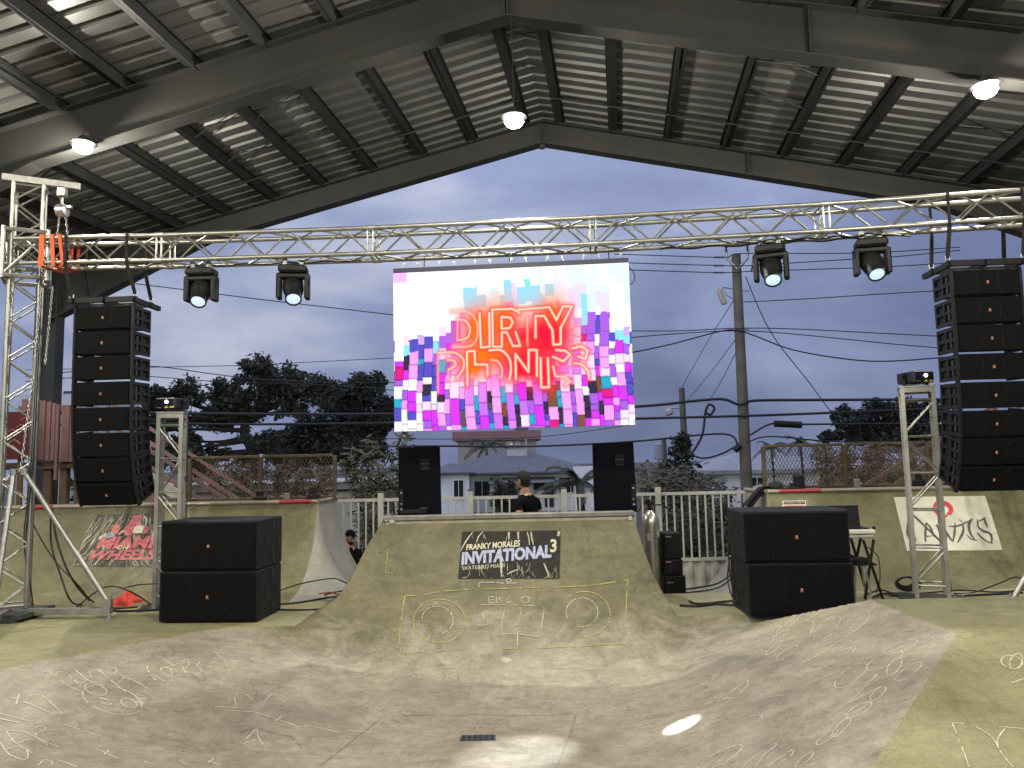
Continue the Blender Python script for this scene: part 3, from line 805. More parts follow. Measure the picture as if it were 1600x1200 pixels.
HEADS = [(310, 'first moving head light from the left, hanging under the truss'), (455, 'second moving head light from the left, hanging under the truss'), (1207, 'moving head light hanging just right of the utility pole'), (1363, 'rightmost moving head light hanging under the truss')]
HP = []
for px, lb in HEADS:
    p = tpt(s_at(px))+tback*(TS*.5 if px > 800 else TS*.35)+V((0,0,-TS-.045))
    Mx = Matrix.Translation(p) @ Matrix.Rotation(radians({310:-3, 455:8, 1207:-22, 1363:-14}[px]), 4, 'Z'); HP.append((p, Mx))
    if mh is None: mh = moving_head(); mh.matrix_world = Mx; o = mh
    else: o = copy_tree(mh, None, lb, Mx)
    tag(o, lb, 'stage light', 'moving head lights under the truss')
# the beams the photograph shows landing on the concrete
for k, (tx, ty, cone, en, bl) in enumerate(((1066, 1133, 2.3, 9000, .10), (812, 1178, 9.5, 3000, 1.0), (790, 1030, .8, 1800, .3))):
    src = HP[(3, 2, 1)[k]][0]+V((0,-.17,-.56)); tgt, _ = surf(tx, ty)
    ld = bpy.data.lights.new('beam', 'SPOT'); ld.energy = en; ld.spot_size = radians(cone); ld.spot_blend = bl; ld.color = (.88,.95,1); ld.shadow_soft_size = .02
    lo = bpy.data.objects.new('beam', ld); COL.objects.link(lo); lo.location = src; lo.rotation_euler = (src-tgt).to_track_quat('Z', 'Y').to_euler()

# ---- subwoofers
SW, SH, SD = 1.07, .527, .68
def sub_box():
    r = empty('subwoofer')
    mb = MB(); mb.box((0, SD/2, SH/2), (SW, SD, SH-.006), bev=.014); mb.build('cabinet', M_BLK, r)
    mb = MB(); mb.box((0, -.006, SH/2), (SW-.05, .022, SH-.045), bev=.009); mb.build('grille', M_GRIL, r)
    for s in (-1, 1):
        L = [(s*.245, SH-.03), (s*.245, SH-.10), (s*.165, SH-.155), (s*.165, .16), (s*.245, .10), (s*.245, .03)]
        mb = MB()
        for a, b in zip(L, L[1:]): mb.tube([V((a[0], -.018, a[1])), V((b[0], -.018, b[1]))], .0028, 4)
        mb.build('grille_fold', M_GRIL2, r)
    mb = MB(); mb.box((0, -.020, SH/2), (.023, .008, .023)); bd = mb.build('badge', M_BADGE, r)
    mb = MB(); mb.box((0, -.0195, SH/2-.02), (.030, .006, .004)); mb.box((0, -.0255, SH/2), (.009, .004, .014)); mb.build('badge_lettering', M_BADGEW, bd)
    for s in (-1, 1):                                   # cross of four two-finger handles on each side
        for (y, z) in ((SD*.36, SH/2), (SD*.84, SH/2), (SD*.60, SH*.80), (SD*.60, SH*.20)):
            mb = MB()
            for dz in (-.042, .042):
                pts = [(y+.030*cos(a), z+dz+(.036*sin(a) if True else 0)) for a in [2*pi*k/10 for k in range(10)]]
                mb.prism([V((s*(SW/2+.0005), a, b)) for a, b in pts], (s*.004, 0, 0))
            hh = mb.build('handle', mat('handle recess black', (.0018,.0018,.002), .8, 0., 0.), r)
            mb = MB(); mb.box((s*(SW/2+.005), y, z), (.010, .055, .014)); mb.build('grip', mat('grip grey', (.03,.03,.032), .5), hh)
    mb = MB()
    for x in (-.45, .45):
        for y in (.08, SD-.08): mb.lathe([(.025, -.004), (.025, .006)], 8, Matrix.Translation((x, y, 0)))
    mb.build('feet', M_BLKP, r)
    return r
sb = None
for cx, cy, yaw, z, lb, gr in ((-3.245, 8.26, -3.5, .012, 'lower black subwoofer of the stack on the left', 'subwoofers stacked on the left'), (-3.245, 8.26, -4.2, .012+SH, 'upper black subwoofer of the stack on the left', 'subwoofers stacked on the left'),
                               (2.87, 7.92, -2, .012, 'lower black subwoofer of the stack on the right, partly hidden by the bank', 'subwoofers stacked on the right'), (2.85, 7.92, -3, .012+SH, 'upper black subwoofer of the stack on the right', 'subwoofers stacked on the right')):
    Mx = Matrix.Translation((cx, cy, z)) @ Matrix.Rotation(radians(yaw), 4, 'Z')
    if sb is None: sb = sub_box(); o = sb; o.matrix_world = Mx
    else: o = copy_tree(sb, None, lb, Mx)
    tag(o, lb, 'subwoofer', gr)

# ---- monitor speakers on the quarter pipe platform (backs to the camera)
def monitor(c, yaw, lb, s):
    r = empty('monitor_speaker', c, yaw, lb, 'speaker', 'monitor speakers on the quarter pipe')
    w, hgt_, d = .50, .815, .46
    M_NAVY = mat('dark carpeted cabinet', (.0062,.0058,.0095), .8, 0., .3, 50, .3, 160, spec=.1)
    mb = MB(); poly = [(-w/2, 0), (w/2, 0), (w/2-.01, d*.55), (w*.30, d), (-w*.30, d), (-w/2+.01, d*.55)]
    mb.prism([V((x*1.0, y, 0)) for x, y in poly], (0, 0, hgt_)); mb.v = [(x-(.012*z/hgt_ if x > 0 else -.004*z/hgt_), y+.04*z, z) for x, y, z in mb.v]; mb.build('cabinet', M_NAVY, r)
    mb = MB(); mb.box((.065, .022, .615), (.105, .012, .125), bev=.003); hh = mb.build('handle_cup', mat('handle recess black', (0,0,0)), r)
    mb = MB(); mb.box((.065, .012, .617), (.108, .012, .014)); mb.box((.065, .014, .553), (.100, .012, .007)); mb.build('grip', mat('grey plastic', (.05,.05,.055), .5), hh)
    mb = MB(); mb.box((s*.215, .004, .20), (.05, .006, .26)); pn = mb.build('connector_panel', M_BLKP, r)
    for z in (.28, .15, .09):
        mb = MB(); mb.lathe([(.013, 0), (.013, .02)], 8, Matrix.Translation((s*.215, .001, z)) @ Matrix.Rotation(pi/2, 4, 'X')); mb.build('socket', M_STEEL, pn)
    mb = MB(); mb.tube(catmull([(s*.215, -.02, .15), (s*.28, -.05, .12), (s*.27, -.05, .02), (s*.20, .0, .01)], 6), .006, 6); mb.build('cable', M_CABLE, r)
    return r
zc = QTOP+.035
pL, pR = P(656, 803, 9.12), P(962, 797, 9.12)
monitor((pL.x, 9.12, QTOP+.012), radians(2), 'dark monitor speaker standing on the left of the quarter pipe platform', -1)
monitor((pR.x, 9.12, QTOP+.012), radians(-3), 'dark monitor speaker standing on the right of the quarter pipe platform', 1)
mb = MB(); mb.box((P(648,799,9.1).x, 9.04, QTOP+.075), (.32, .10, .05), bev=.012); mb.box((P(663,797,9.1).x, 9.03, QTOP+.10), (.09, .09, .05), bev=.012)
tag(mb.build('power_strip', M_BLKP), 'black power strip lying at the foot of the left monitor speaker', 'power strip')

# ---- LED screen
def screen():
    TLp, TRp = P(615, 427, 8.32), P(983, 410, 8.10)
    BLp = V((TLp.x, TLp.y, P(618, 675, 8.32).z)); BRp = V((TRp.x, TRp.y, P(989, 663, 8.10).z))
    xd = (TRp-TLp); w = xd.length; hz = ((TLp.z-BLp.z)+(TRp.z-BRp.z))/2
    yaw = atan2(xd.y, xd.x); top = (TLp+TRp)/2
    o = empty('led_screen', (top.x, top.y, top.z-hz), yaw, 'large glowing LED screen with neon lettering over pink mosaic, hung from the truss', 'screen')
    tl = atan2(TRp.z-TLp.z, w)      # hung very slightly out of level
    mb = MB()
    for i in range(5):
        for j in range(3): mb.box((-w/2+w*(i+.5)/5, .045, hz*(j+.5)/3), (w/5-.003, .07, hz/3-.003), bev=.004)
    mb.build('cabinet_panels', M_BLKP, o)
    mb = MB(); mb.box((0, .03, hz+.028), (w+.0, .06, .05)); mb.build('header_bar', mat('dark blue header bar', (.02,.02,.05), .5, 0., .1), o)
    mb = MB()
    for i in range(13):
        x = -w/2+.1+i*(w-.2)/12; mb.tube([(x,.03,hz+.05),(x+.02*((-1)**i),.03,hz+.10)], .006, 5); mb.lathe([(.016,-.004),(.016,.004)], 8, Matrix.Translation((x+.02*((-1)**i),.03,hz+.11)) @ Matrix.Rotation(pi/2,4,'X'))
    mb.build('hanging_eyes', M_STEEL, o)
    for x in (-w*.37, w*.0, w*.42):
        mb = MB(); s = ((o.location+V((x,0,0)))-TA).dot(tdir); mb.tube([(x,.05,hz+.05),(x,.10,tpt(s).z-TS-o.location.z)], .006, 5); mb.build('hanging_cable', M_CABLE, o)
    mb = MB(); mb.tube(catmull([(w/2,.05,hz-.03),(w/2+.06,.05,hz-.12),(w/2+.05,.05,hz-.2),(w/2-.01,.05,hz-.24)],5), .005, 5); mb.build('loose_cable', M_CABLE, o)
    # --- picture: coloured diodes on a fine grid
    NX, NY = 236, 160
    def zu(x, y):                        # coordinates noted on an enlarged view of the picture -> 0..1
        for _ in range(3):
            u = None
        v = (y-122+(x-62)*.0443)/(978+(x-62)*.0136); xl = 62+8*v; xr = 1528+30*v
        return ((x-xl)/(xr-xl), v)
    ST = [  # white-hot strokes of the two words, (weight, points)
     (.55,[(430,362),(540,366),(585,420),(596,470),(585,540),(540,578),(440,582)]), (.8,[(475,412),(520,420),(548,470),(530,525),(470,540)]), (.5,[(470,412),(468,540)]),
     (1,[(608,372),(616,585),(670,580),(668,372)]), (1,[(690,580),(688,350),(815,346),(858,372)]), (1,[(745,468),(745,395),(800,400),(815,430),(795,465),(745,468)]), (.9,[(832,490),(860,575),(815,576),(776,490),(746,492),(746,580),(690,580)]),
     (1,[(845,352),(1040,335),(1085,415),(1125,330),(1180,332),(1110,465),(1110,565),(1065,568),(1060,480),(1010,390),(955,390),(955,525)]), (.45,[(905,395),(905,570)]),
     (.8,[(345,620),(440,615),(500,650),(506,710),(465,775)]), (.8,[(405,662),(445,666),(456,695),(412,722)]), (.45,[(345,620),(345,860)]), (.45,[(412,722),(410,780)]),
     (1,[(530,820),(528,610),(576,605),(578,690),(655,690),(655,760)]), (1,[(668,604),(740,601),(790,650),(802,720),(790,785)]), (.6,[(675,660),(722,672),(747,722),(738,772)]),
     (1,[(832,780),(830,625),(910,735),(912,600),(962,600),(962,760)]), (1,[(985,650),(988,830),(1036,828),(1030,650)]),
     (1,[(1062,642),(1125,670),(1165,630),(1140,606),(1082,600)]), (.8,[(1062,700),(1075,760),(1130,765),(1166,790),(1136,816)]), (1,[(1215,640),(1260,655),(1275,605),(1235,577),(1185,590)]), (.9,[(1190,680),(1240,690),(1275,730),(1280,775)])]
    segs = []
    for wgt, L in list(ST):
        if ST.index((wgt, L)) in (0, 1, 9, 10, 14, 15, 21): L = [(q.x, q.y) for q in catmull([(a, b, 0) for a, b in L], 4)]
        L = [zu(*q) for q in L]; segs += [(wgt, a, b) for a, b in zip(L, L[1:])]
    rnd = random.Random(5); asp = w/hz
    # mosaic layout: columns of irregular tiles
    cols = []; x = 0.
    while x < 1: c = rnd.uniform(.032, .040) if len(cols) % 2 == 0 else rnd.uniform(.018, .026); cols.append((x, x+c)); x += c
    tiles = []
    for ci, (xa, xb) in enumerate(cols):
        y = 0.; L = []
        while y < 1: hh = rnd.uniform(.035, .095)*(1.5 if y < .33 else 1)*(1.7 if y > .66 and .22 < xa < .78 and ci % 2 == 0 else 1); L.append((y, y+hh, rnd.random(), rnd.random(), rnd.random())); y += hh
        tiles.append(L)
    WHT, PNK, PPK, MAG, VIO, CYA, TEA, DRK, BLU = (1,1,1), (1,.38,.95), (1,.72,.98), (.72,.05,.95), (.42,.13,.80), (.28,.78,1), (.03,.42,.62), (.045,.035,.07), (.11,.09,.55)
    def tile(u, v):
        v = min(.999, max(0, v+.045*(1-(2*u-1)**2)*(1-v)-.02)); du = u+.006*sin(9*v+3*u)
        ci = next((i for i, (a, b) in enumerate(cols) if a <= du < b), len(cols)-1)
        t = next((t for t in tiles[ci] if t[0] <= v < t[1]), tiles[ci][-1]); return ci, t, du, v
    def base(u, v):
        ci, t, du, v2 = tile(u, v); a, b, c = t[2:]; xa, xb = cols[ci]
        cu, cv = (xa+xb)/2, (t[0]+t[1])/2
        arch = .36+.35*abs(cu-.5)**1.5-.10*exp_(cu, .75)     # lower border of the white field
        edge = min(du-xa, xb-du)*asp < .0035 or min(v2-t[0], t[1]-v2) < .006
        if cv < arch-.05:
            k = WHT
            if .15 < cv < .27 and cu > .32 and a < .8: k = CYA if b < .4 else ((.72,.93,1) if b < .75 else (.80,.74,1))
            elif cv < .15 and cu > .58 and a < .45: k = (.78,.95,1)
            elif a > .9: k = (1,.88,1)
            if u < .06 and v < .06: k = (1,.52,.98)
        elif cv < arch+.06: k = (PPK, (.62,.42,.95), BLU, VIO, WHT, CYA)[int(a*5.99)] if cu > .7 or cu < .3 else (PPK, PNK, WHT)[int(a*2.99)]
        else:
            lo = (cv-arch)/(1-arch)
            side = cu < .24 or cu > .80
            if lo > .62 or side:
                pick = [PNK, MAG, VIO, PPK, PNK, VIO, TEA, DRK, MAG, BLU, PPK, WHT] if side else [PNK, MAG, (.62,.18,.92), PPK, PNK, VIO, (.75,.25,.95), PNK, MAG]
                k = pick[int(a*len(pick)*.999)]
                if not side and ci % 2: k = [TEA, DRK, DRK, VIO, (.12,.1,.13), BLU, TEA][int(b*6.99)]
                if cv > .9 and cu < .13 or cv > .93 and cu > .93: k = WHT
                if c < .015: k = (.75,.02,.25)
                elif c > .988: k = (.22,.09,.05)
            else: k = (PNK, PPK, (.75,.25,.95), PNK)[int(a*3.99)]
        if edge and cv > arch+.05: k = tuple(q*.62 for q in k)
        return k
    def exp_(x, m): return math.exp(-((x-m)/.22)**2)
    cl = []; vs = []; fs = []
    blobs = [((600,470),.10,.20,1), ((760,440),.10,.20,1), ((1060,430),.10,.22,1), ((900,560),.16,.14,0), ((1020,520),.13,.16,0), ((700,620),.15,.10,1), ((900,700),.16,.14,0), ((560,690),.08,.12,1), ((1020,760),.05,.10,0)]
    bz = [(zu(*c), rx, ry, k) for c, rx, ry, k in blobs]
    for j in range(NY):
        for i in range(NX):
            u, v = (i+.5)/NX, (j+.5)/NY; k = base(u, v)
            # orange and red neon field behind the words
            for (bu, bv), rx, ry, kind in bz:
                g = math.exp(-((u-bu)/rx)**2*1.6-((v-bv)/ry)**2*1.6)
                if g > .02:
                    t_ = min(1, g*1.25); tgt = (1,.20,.005) if kind else (1,.012,.05); k = tuple(a+(b-a)*t_ for a, b in zip(k, tgt))
            if .18 < u < .86 and .2 < v < .8:
                dm = 9; dw = 9
                for wgt, (ax, ay), (bx, by) in segs:
                    px_, py_ = (u-ax)*asp, v-ay; qx, qy_ = (bx-ax)*asp, by-ay
                    l2 = qx*qx+qy_*qy_; t_ = max(0, min(1, (px_*qx+py_*qy_)/l2)) if l2 else 0
                    dd = sqrt((px_-qx*t_)**2+(py_-qy_*t_)**2)
                    if dd < dm: dm = dd; dw = wgt
                g = math.exp(-(dm/.019)**2)*dw; k = tuple(a+(b-a)*min(1, g) for a, b in zip(k, (1,.025,.04)))
                g = math.exp(-(dm/.0062)**2)*dw; k = tuple(a+(b-a)*min(1, g) for a, b in zip(k, (1,.80,.55)))
            cl.append(k)
    for j in range(NY+1):
        for i in range(NX+1): vs.append((-w/2+w*i/NX, 0, hz*(1-j/NY)))
    for j in range(NY):
        for i in range(NX): a = j*(NX+1)+i; fs.append((a, a+NX+1, a+NX+2, a+1))
    me = bpy.data.meshes.new('display'); me.from_pydata(vs, [], fs)
    at = me.color_attributes.new('pixel', 'FLOAT_COLOR', 'CORNER')
    buf = []
    for k in cl: buf += [k[0], k[1], k[2], 1.]*4
    at.data.foreach_set('color', buf)
    m = bpy.data.materials.new('led picture'); m.use_nodes = True; nt = m.node_tree; nt.nodes.clear()
    ou = nt.nodes.new('ShaderNodeOutputMaterial'); em = nt.nodes.new('ShaderNodeEmission'); ac = nt.nodes.new('ShaderNodeVertexColor'); ac.layer_name = 'pixel'
    nt.links.new(ac.outputs[0], em.inputs[0]); em.inputs[1].default_value = 1.15; nt.links.new(em.outputs[0], ou.inputs[0]); me.materials.append(m)
    link('display', me, o)
    o.rotation_euler = (0, -tl, yaw)
screen()
# ================================================================ SMALL TOWERS, LASERS
ME_SQ = (lambda mb: mb.mesh('square_tube', M_ALUD))(MB().box((0,0,.5), (.042,.042,1)))
ME_RG = unit_tube(.0115, 6)
def small_tower(c, rz, zt, w, label, flip):
    t = empty('truss_totem', c, rz, label, 'truss tower', 'low truss towers carrying lasers')
    h = w/2
    for sx in (-1,1):
        for sy in (-1,1): link('upright', ME_SQ, t, mat=Matrix.Translation((sx*h, sy*h, .02)) @ Matrix.Diagonal((1,1,zt-.02,1)))
    n = 5; dz = (zt-.30)/n
    for side in range(4):
        R = Matrix.Rotation(side*pi/2, 4, 'Z')
        for i in range(n+1):
            z = .16+dz*i
            if i < n or True: member('rung', ME_RG, R @ V((-h, -h, z)), R @ V((h, -h, z)), t, Matrix.Identity(4))
            if i < n and side in (0, 2):
                s = (1 if (i+flip) % 2 else -1)*(1 if side == 0 else -1)
                member('brace', ME_RG, R @ V((-s*h, -h, z+.03)), R @ V((s*h, -h, z+dz-.03)), t, Matrix.Identity(4))
    mb = MB()
    for R in range(4): mb.box(Matrix.Rotation(R*pi/2, 3, 'Z') @ V((0, -h, zt-.03)), (w-.04, .04, .055), Matrix.Rotation(R*pi/2, 3, 'Z'))
    mb.box((0,0,zt+.008), (w+.06, w+.06, .016)); mb.build('head_plate', M_ALUD, t)
    mb = MB(); mb.box((0, 0, .012), (w+.36, w+.10, .022)); mb.build('base_plate', mat('dark base plate', (.03,.03,.032), .5, .4, .2, 9), t)
    mb = MB()
    for z in (.62, 1.0, 1.5): mb.box((h+.03, h-.02, z), (.025, .045, .06))
    mb.tube([(h+.03,h,zt-.05),(h+.035,h,1.2),(h+.03,h,.5),(h+.06,h,.05)], .007, 6); mb.build('taped_cable', M_CABLE, t)
    return t
def laser(c, rz, label):
    r = empty('laser_projector', c, rz, label, 'laser', 'laser projectors on the low towers')
    mb = MB(); mb.box((0, 0, .10), (.26, .30, .13), bev=.012); mb.build('housing', mat('dark blue laser housing', (.012,.012,.022), .45, .2, .1, 20), r)
    mb = MB()
    for s in (-1,1): mb.box((s*.145, 0, .075), (.014, .05, .15)); mb.lathe([(.022,0),(.022,.02)], 8, Matrix.Translation((s*.152,0,.12)) @ Matrix.Rotation(pi/2*s,4,'Y'))
    mb.box((0, 0, .008), (.30, .06, .014)); mb.build('bracket', M_BLKP, r)
    mb = MB(); mb.lathe([(.020,0),(.016,.008),(.002,.010)], 12, Matrix.Translation((.02,-.151,.115)) @ Matrix.Rotation(pi/2,4,'X')); mb.build('aperture', mat('laser aperture', (1,1,1), .4, 0., 0., emit=(.9,.95,1), estr=14), r)
    mb = MB(); mb.add([(-.015,-.1515,.040),(.055,-.1515,.040),(.02,-.1515,.072)], [(0,1,2)]); M_WL = mat('yellow warning label', (.62,.48,.06), .5, 0., .2, 60); mb.build('warning_label', M_WL, r)
    mb = MB(); mb.box((.09,-.151,.052), (.055,.003,.022)); mb.build('warning_label', M_WL, r); mb = MB(); mb.box((-.075,-.151,.050), (.05,.003,.008)); mb.build('rating_label', M_BADGEW, r)
    mb = MB(); mb.tube(catmull([(.10,.14,.16),(.16,.12,.2),(.19,.10,.10),(.17,.1,0)],5), .006, 5); mb.build('cable', M_CABLE, r)
gl = G(262, 950, 0); gl.z = 0; gr = G(1456, 935, 0); gr.z = 0
small_tower(gl, radians(13), 2.28, .25, 'low square truss tower on the left, behind the subwoofers, carrying a laser', 0)
small_tower(gr, radians(-23), 2.36, .31, 'low square truss tower on the right, in front of the white banner', 1)
laser(gl+V((0,0,2.298)), radians(-10), 'lit laser projector on the left low truss tower')
laser(gr+V((0,0,2.378)), radians(10), 'lit laser projector on the right low truss tower')

# ================================================================ BANNERS AND SIGNS
_tc = {}
def text2d(body, shear=0., off=0.0):
    """outline of a word as flat triangles, scaled into the unit square"""
    cu = bpy.data.curves.new('t', 'FONT'); cu.body = body; cu.shear = shear; cu.offset = off; cu.resolution_u = 3
    ob = bpy.data.objects.new('t', cu); COL.objects.link(ob)
    dg = bpy.context.evaluated_depsgraph_get(); me = bpy.data.meshes.new_from_object(ob.evaluated_get(dg))
    vs = [v.co.copy() for v in me.vertices]; fs = [tuple(p.vertices) for p in me.polygons]
    bpy.data.objects.remove(ob); bpy.data.curves.remove(cu); bpy.data.meshes.remove(me)
    x0, x1 = min(v.x for v in vs), max(v.x for v in vs); y0, y1 = min(v.y for v in vs), max(v.y for v in vs)
    return [((v.x-x0)/(x1-x0), (v.y-y0)/(y1-y0)) for v in vs], fs
class Banner:
    def __init__(s, corners, sf): s.c, s.sf = corners, sf      # TL, TR, BR, BL in photo pixels, surface finder
    def px(s, u, v):
        tl, tr, br, bl = s.c
        return tuple((tl[k]*(1-u)+tr[k]*u)*(1-v)+(bl[k]*(1-u)+br[k]*u)*v for k in (0,1))
    def at(s, u, v, lift): return s.sf(*s.px(u, v), lift)[0]
    def sheet(s, nm, m, nu, nv, lift=.006, par=None, off=None, wav=0.):
        mb = MB(); rn = random.Random(3)
        mb.grid(lambda u, v: s.at(u, v, lift+wav*(.5+.5*sin(7*u+5*v)*cos(9*v-4*u))), nu, nv)
        return mb.build(nm, m, par, off, smooth=40)
    def word(s, nm, body, q, m, par, off, lift=.011, shear=0., bold=0.):
        """q: TL, TR, BR, BL of the word inside the banner (0..1)"""
        vs, fs = text2d(body, shear, bold); mb = MB()
        out = []
        for a, b in vs:
            b = 1-b; u = (q[0][0]*(1-a)+q[1][0]*a)*(1-b)+(q[3][0]*(1-a)+q[2][0]*a)*b; v = (q[0][1]*(1-a)+q[1][1]*a)*(1-b)+(q[3][1]*(1-a)+q[2][1]*a)*b
            out.append(s.at(u, v, lift))
        mb.add(out, fs); return mb.build(nm, m, par, off)
    def stroke(s, mb, pts, w, lift):
        """tapering brush stroke through (u, v) points; w in banner heights"""
        P3 = [s.at(u, v, lift) for u, v in [(p.x, p.y) for p in catmull([(a, b, 0) for a, b in pts], 5)]]
        n = len(P3); vs = []
        for i, p in enumerate(P3):
            d = (P3[min(i+1,n-1)]-P3[max(i-1,0)]).normalized(); sd_ = d.cross(V((0,-.8,.5))).normalized()
            k = w*(.35+.65*sin(pi*min(1, (i+.6)/(n-.2)))); vs += [p-sd_*k, p+sd_*k]
        mb.add(vs, [(2*i, 2*i+1, 2*i+3, 2*i+2) for i in range(n-1)])
M_BANB = mat('black printed vinyl', (.006,.006,.006), .5, 0., .3, 14, col2=(.024,.022,.018), spec=.2)
M_CRM = mat('cream print', (.52,.47,.34), .55, 0., .25, 40); M_LAV = mat('lavender print', (.34,.36,.52), .55, 0., .3, 30); M_BRT = mat('pale twig print', (.42,.38,.27), .6, 0., .3, 50)
b1 = Banner(((722,831),(876,829),(874,904),(716,904)), surf)
ob = empty('event_banner', surf(796, 867)[0], label='black event banner with bold pale lettering on the central quarter pipe', cat='banner'); bo = -ob.location
b1.sheet('vinyl', M_BANB, 16, 8, .006, ob, bo)
def bq(x0, y0, x1, y1, x2, y2, x3, y3): return tuple(((x-95)/1380, (y-100)/645) for x, y in ((x0,y0),(x1,y1),(x2,y2),(x3,y3)))
b1.word('lettering', 'FRANKY MORALES', bq(175,280,915,225,915,315,172,362), M_CRM, ob, bo, bold=.035)
b1.word('lettering', 'INVITATIONAL', bq(120,385,1355,292,1358,470,122,565), M_LAV, ob, bo, .010, bold=.05)
b1.word('lettering', '3', bq(1335,222,1425,215,1425,395,1338,400), M_CRM, ob, bo, bold=.03)
b1.word('lettering', 'SKATEBIRD MIAMI', bq(140,585,715,545,715,598,140,635), M_CRM, ob, bo)
rn = random.Random(11); mb = MB()
for k in range(46):                                     # pale twigs printed in the background
    u, v = rn.random()*.96+.02, rn.random(); v = .60+.38*v if rn.random() < .85 else v*.2
    an = rn.uniform(-.5,.5); L = rn.uniform(.06,.24)
    pts = [(u, v), (u+an*L*.25, v+L*.5), (u+an*L*.7, min(.985, v+L))]
    pts = [(min(.985,max(.01,a)), min(.985,b)) for a, b in pts]
    b1.stroke(mb, pts, rn.uniform(.001,.003), .0085)
for pts, w in (([(.11,.01),(.05,.2),(.0,.42)],.008), ([(.21,.01),(.17,.12),(.155,.24)],.008), ([(.475,.02),(.48,.18)],.012), ([(.57,.02),(.575,.18)],.012), ([(.66,.02),(.68,.15),(.69,.3)],.007), ([(.70,.02),(.71,.15),(.73,.3)],.009), ([(.40,.36),(.41,.6),(.43,.98)],.014), ([(.48,.92),(.53,.86),(.60,.81)],.007), ([(.84,.68),(.87,.82),(.90,.98)],.008), ([(.985,.02),(.975,.12)],.02)):
    b1.stroke(mb, pts, w, .0085)
tag(mb.build('twig_print', M_BRT, ob, bo), kind='stuff')
# white eyelet under the banner
mb = MB(); p, n = surf(795, 907.5, .006); ring = [p+V((cos(a)*.026, -.004, sin(a)*.018)) for a in [2*pi*k/12 for k in range(13)]]; mb.tube(ring, .006, 5, cap=False); mb.build('eyelet', mat('white plastic', (.6,.6,.58), .5), ob, bo)

b2 = Banner(((149,804),(258,802),(254,886),(114,886)), surf_wall)
ob = empty('event_banner', surf_wall(185, 845)[0], label='black banner with pink skater lettering and scratchy twigs on the left ramp wall', cat='banner'); bo = -ob.location
b2.sheet('vinyl', mat('dark scratched print', (.02,.019,.015), .5, 0., .3, 22, col2=(.10,.092,.062)), 14, 8, .006, ob, bo)
M_PNKP = mat('pink print', (.50,.06,.10), .6, 0., .4, 26, col2=(.62,.24,.22)); M_WHTP = mat('white print', (.55,.52,.42), .6, 0., .2, 30); M_BLUP = mat('grey blue print', (.28,.33,.38), .6, 0., .3, 30)
b2.word('lettering', 'MIAMI', ((.22,.43),(.90,.43),(.86,.66),(.18,.66)), M_PNKP, ob, bo, .012, bold=.05)
b2.word('lettering', 'WHEELS', ((.16,.69),(.94,.67),(.90,.88),(.10,.88)), M_PNKP, ob, bo, .012, bold=.045)
b2.word('lettering', 'ON', ((.45,.60),(.58,.60),(.57,.68),(.44,.68)), mat('yellow print', (.62,.58,.33), .6), ob, bo, .0145, bold=.03)
mb = MB(); rn = random.Random(4)
for k in range(300):
    u, v = rn.random()*.97, rn.random()*.85; L = rn.uniform(.08,.3); lean = rn.uniform(-.25,-.0) if u < .55 else rn.uniform(-.05,.2)
    if .3 < u < .9 and .1 < v < .8 and rn.random() < .8: continue
    b2.stroke(mb, [(u, v), (max(0, u+lean*L), min(.985, v+L*.5)), (max(0, min(.985,u+lean*L*2.2)), min(.985, v+L))], rn.uniform(.002,.006), .008)
tag(mb.build('twig_print', M_BRT, ob, bo), kind='stuff')
def blob(bn, nm, pts, m, lift):
    mb = MB(); vs = [bn.at(u, v, lift) for u, v in pts]; c = sum(vs, V((0,0,0)))/len(vs); mb.add([c]+vs, [(0, i+1, (i+1)%len(vs)+1) for i in range(len(vs))]); mb.build(nm, m, ob, bo)
blob(b2, 'flower_print', [(.55,.04),(.68,.03),(.66,.15),(.70,.20),(.62,.28),(.58,.42),(.50,.41),(.46,.30),(.52,.18)], M_PNKP, .0105)
blob(b2, 'flower_print', [(.31,.22),(.38,.19),(.42,.27),(.40,.38),(.35,.40),(.30,.30)], M_PNKP, .0105)
blob(b2, 'flower_print', [(.74,.24),(.80,.24),(.79,.36),(.73,.40)], M_PNKP, .0105); blob(b2, 'flower_print', [(.87,.26),(.92,.24),(.95,.29),(.90,.33)], M_PNKP, .0105)
blob(b2, 'page_print', [(.61,.23),(.74,.23),(.72,.37),(.58,.37)], M_WHTP, .0115); blob(b2, 'page_print', [(.86,.32),(.94,.31),(.92,.45),(.85,.45)], M_WHTP, .0115)
blob(b2, 'page_print', [(.18,.42),(.26,.38),(.24,.46),(.17,.48)], M_WHTP, .011); blob(b2, 'page_print', [(.24,.38),(.36,.31),(.37,.42),(.30,.47),(.24,.46)], M_BLUP, .0105); blob(b2, 'page_print', [(.92,.40),(1.0,.36),(.99,.45),(.93,.47)], M_WHTP, .0112)
mb = MB(); b2.stroke(mb, [(.70,.04),(.75,.12),(.75,.24)], .012, .0118); b2.stroke(mb, [(.42,.40),(.46,.33),(.50,.34)], .02, .0118); b2.stroke(mb, [(.24,.35),(.25,.5),(.28,.68)], .012, .0118); tag(mb.build('curl_print', M_WHTP, ob, bo), kind='stuff')

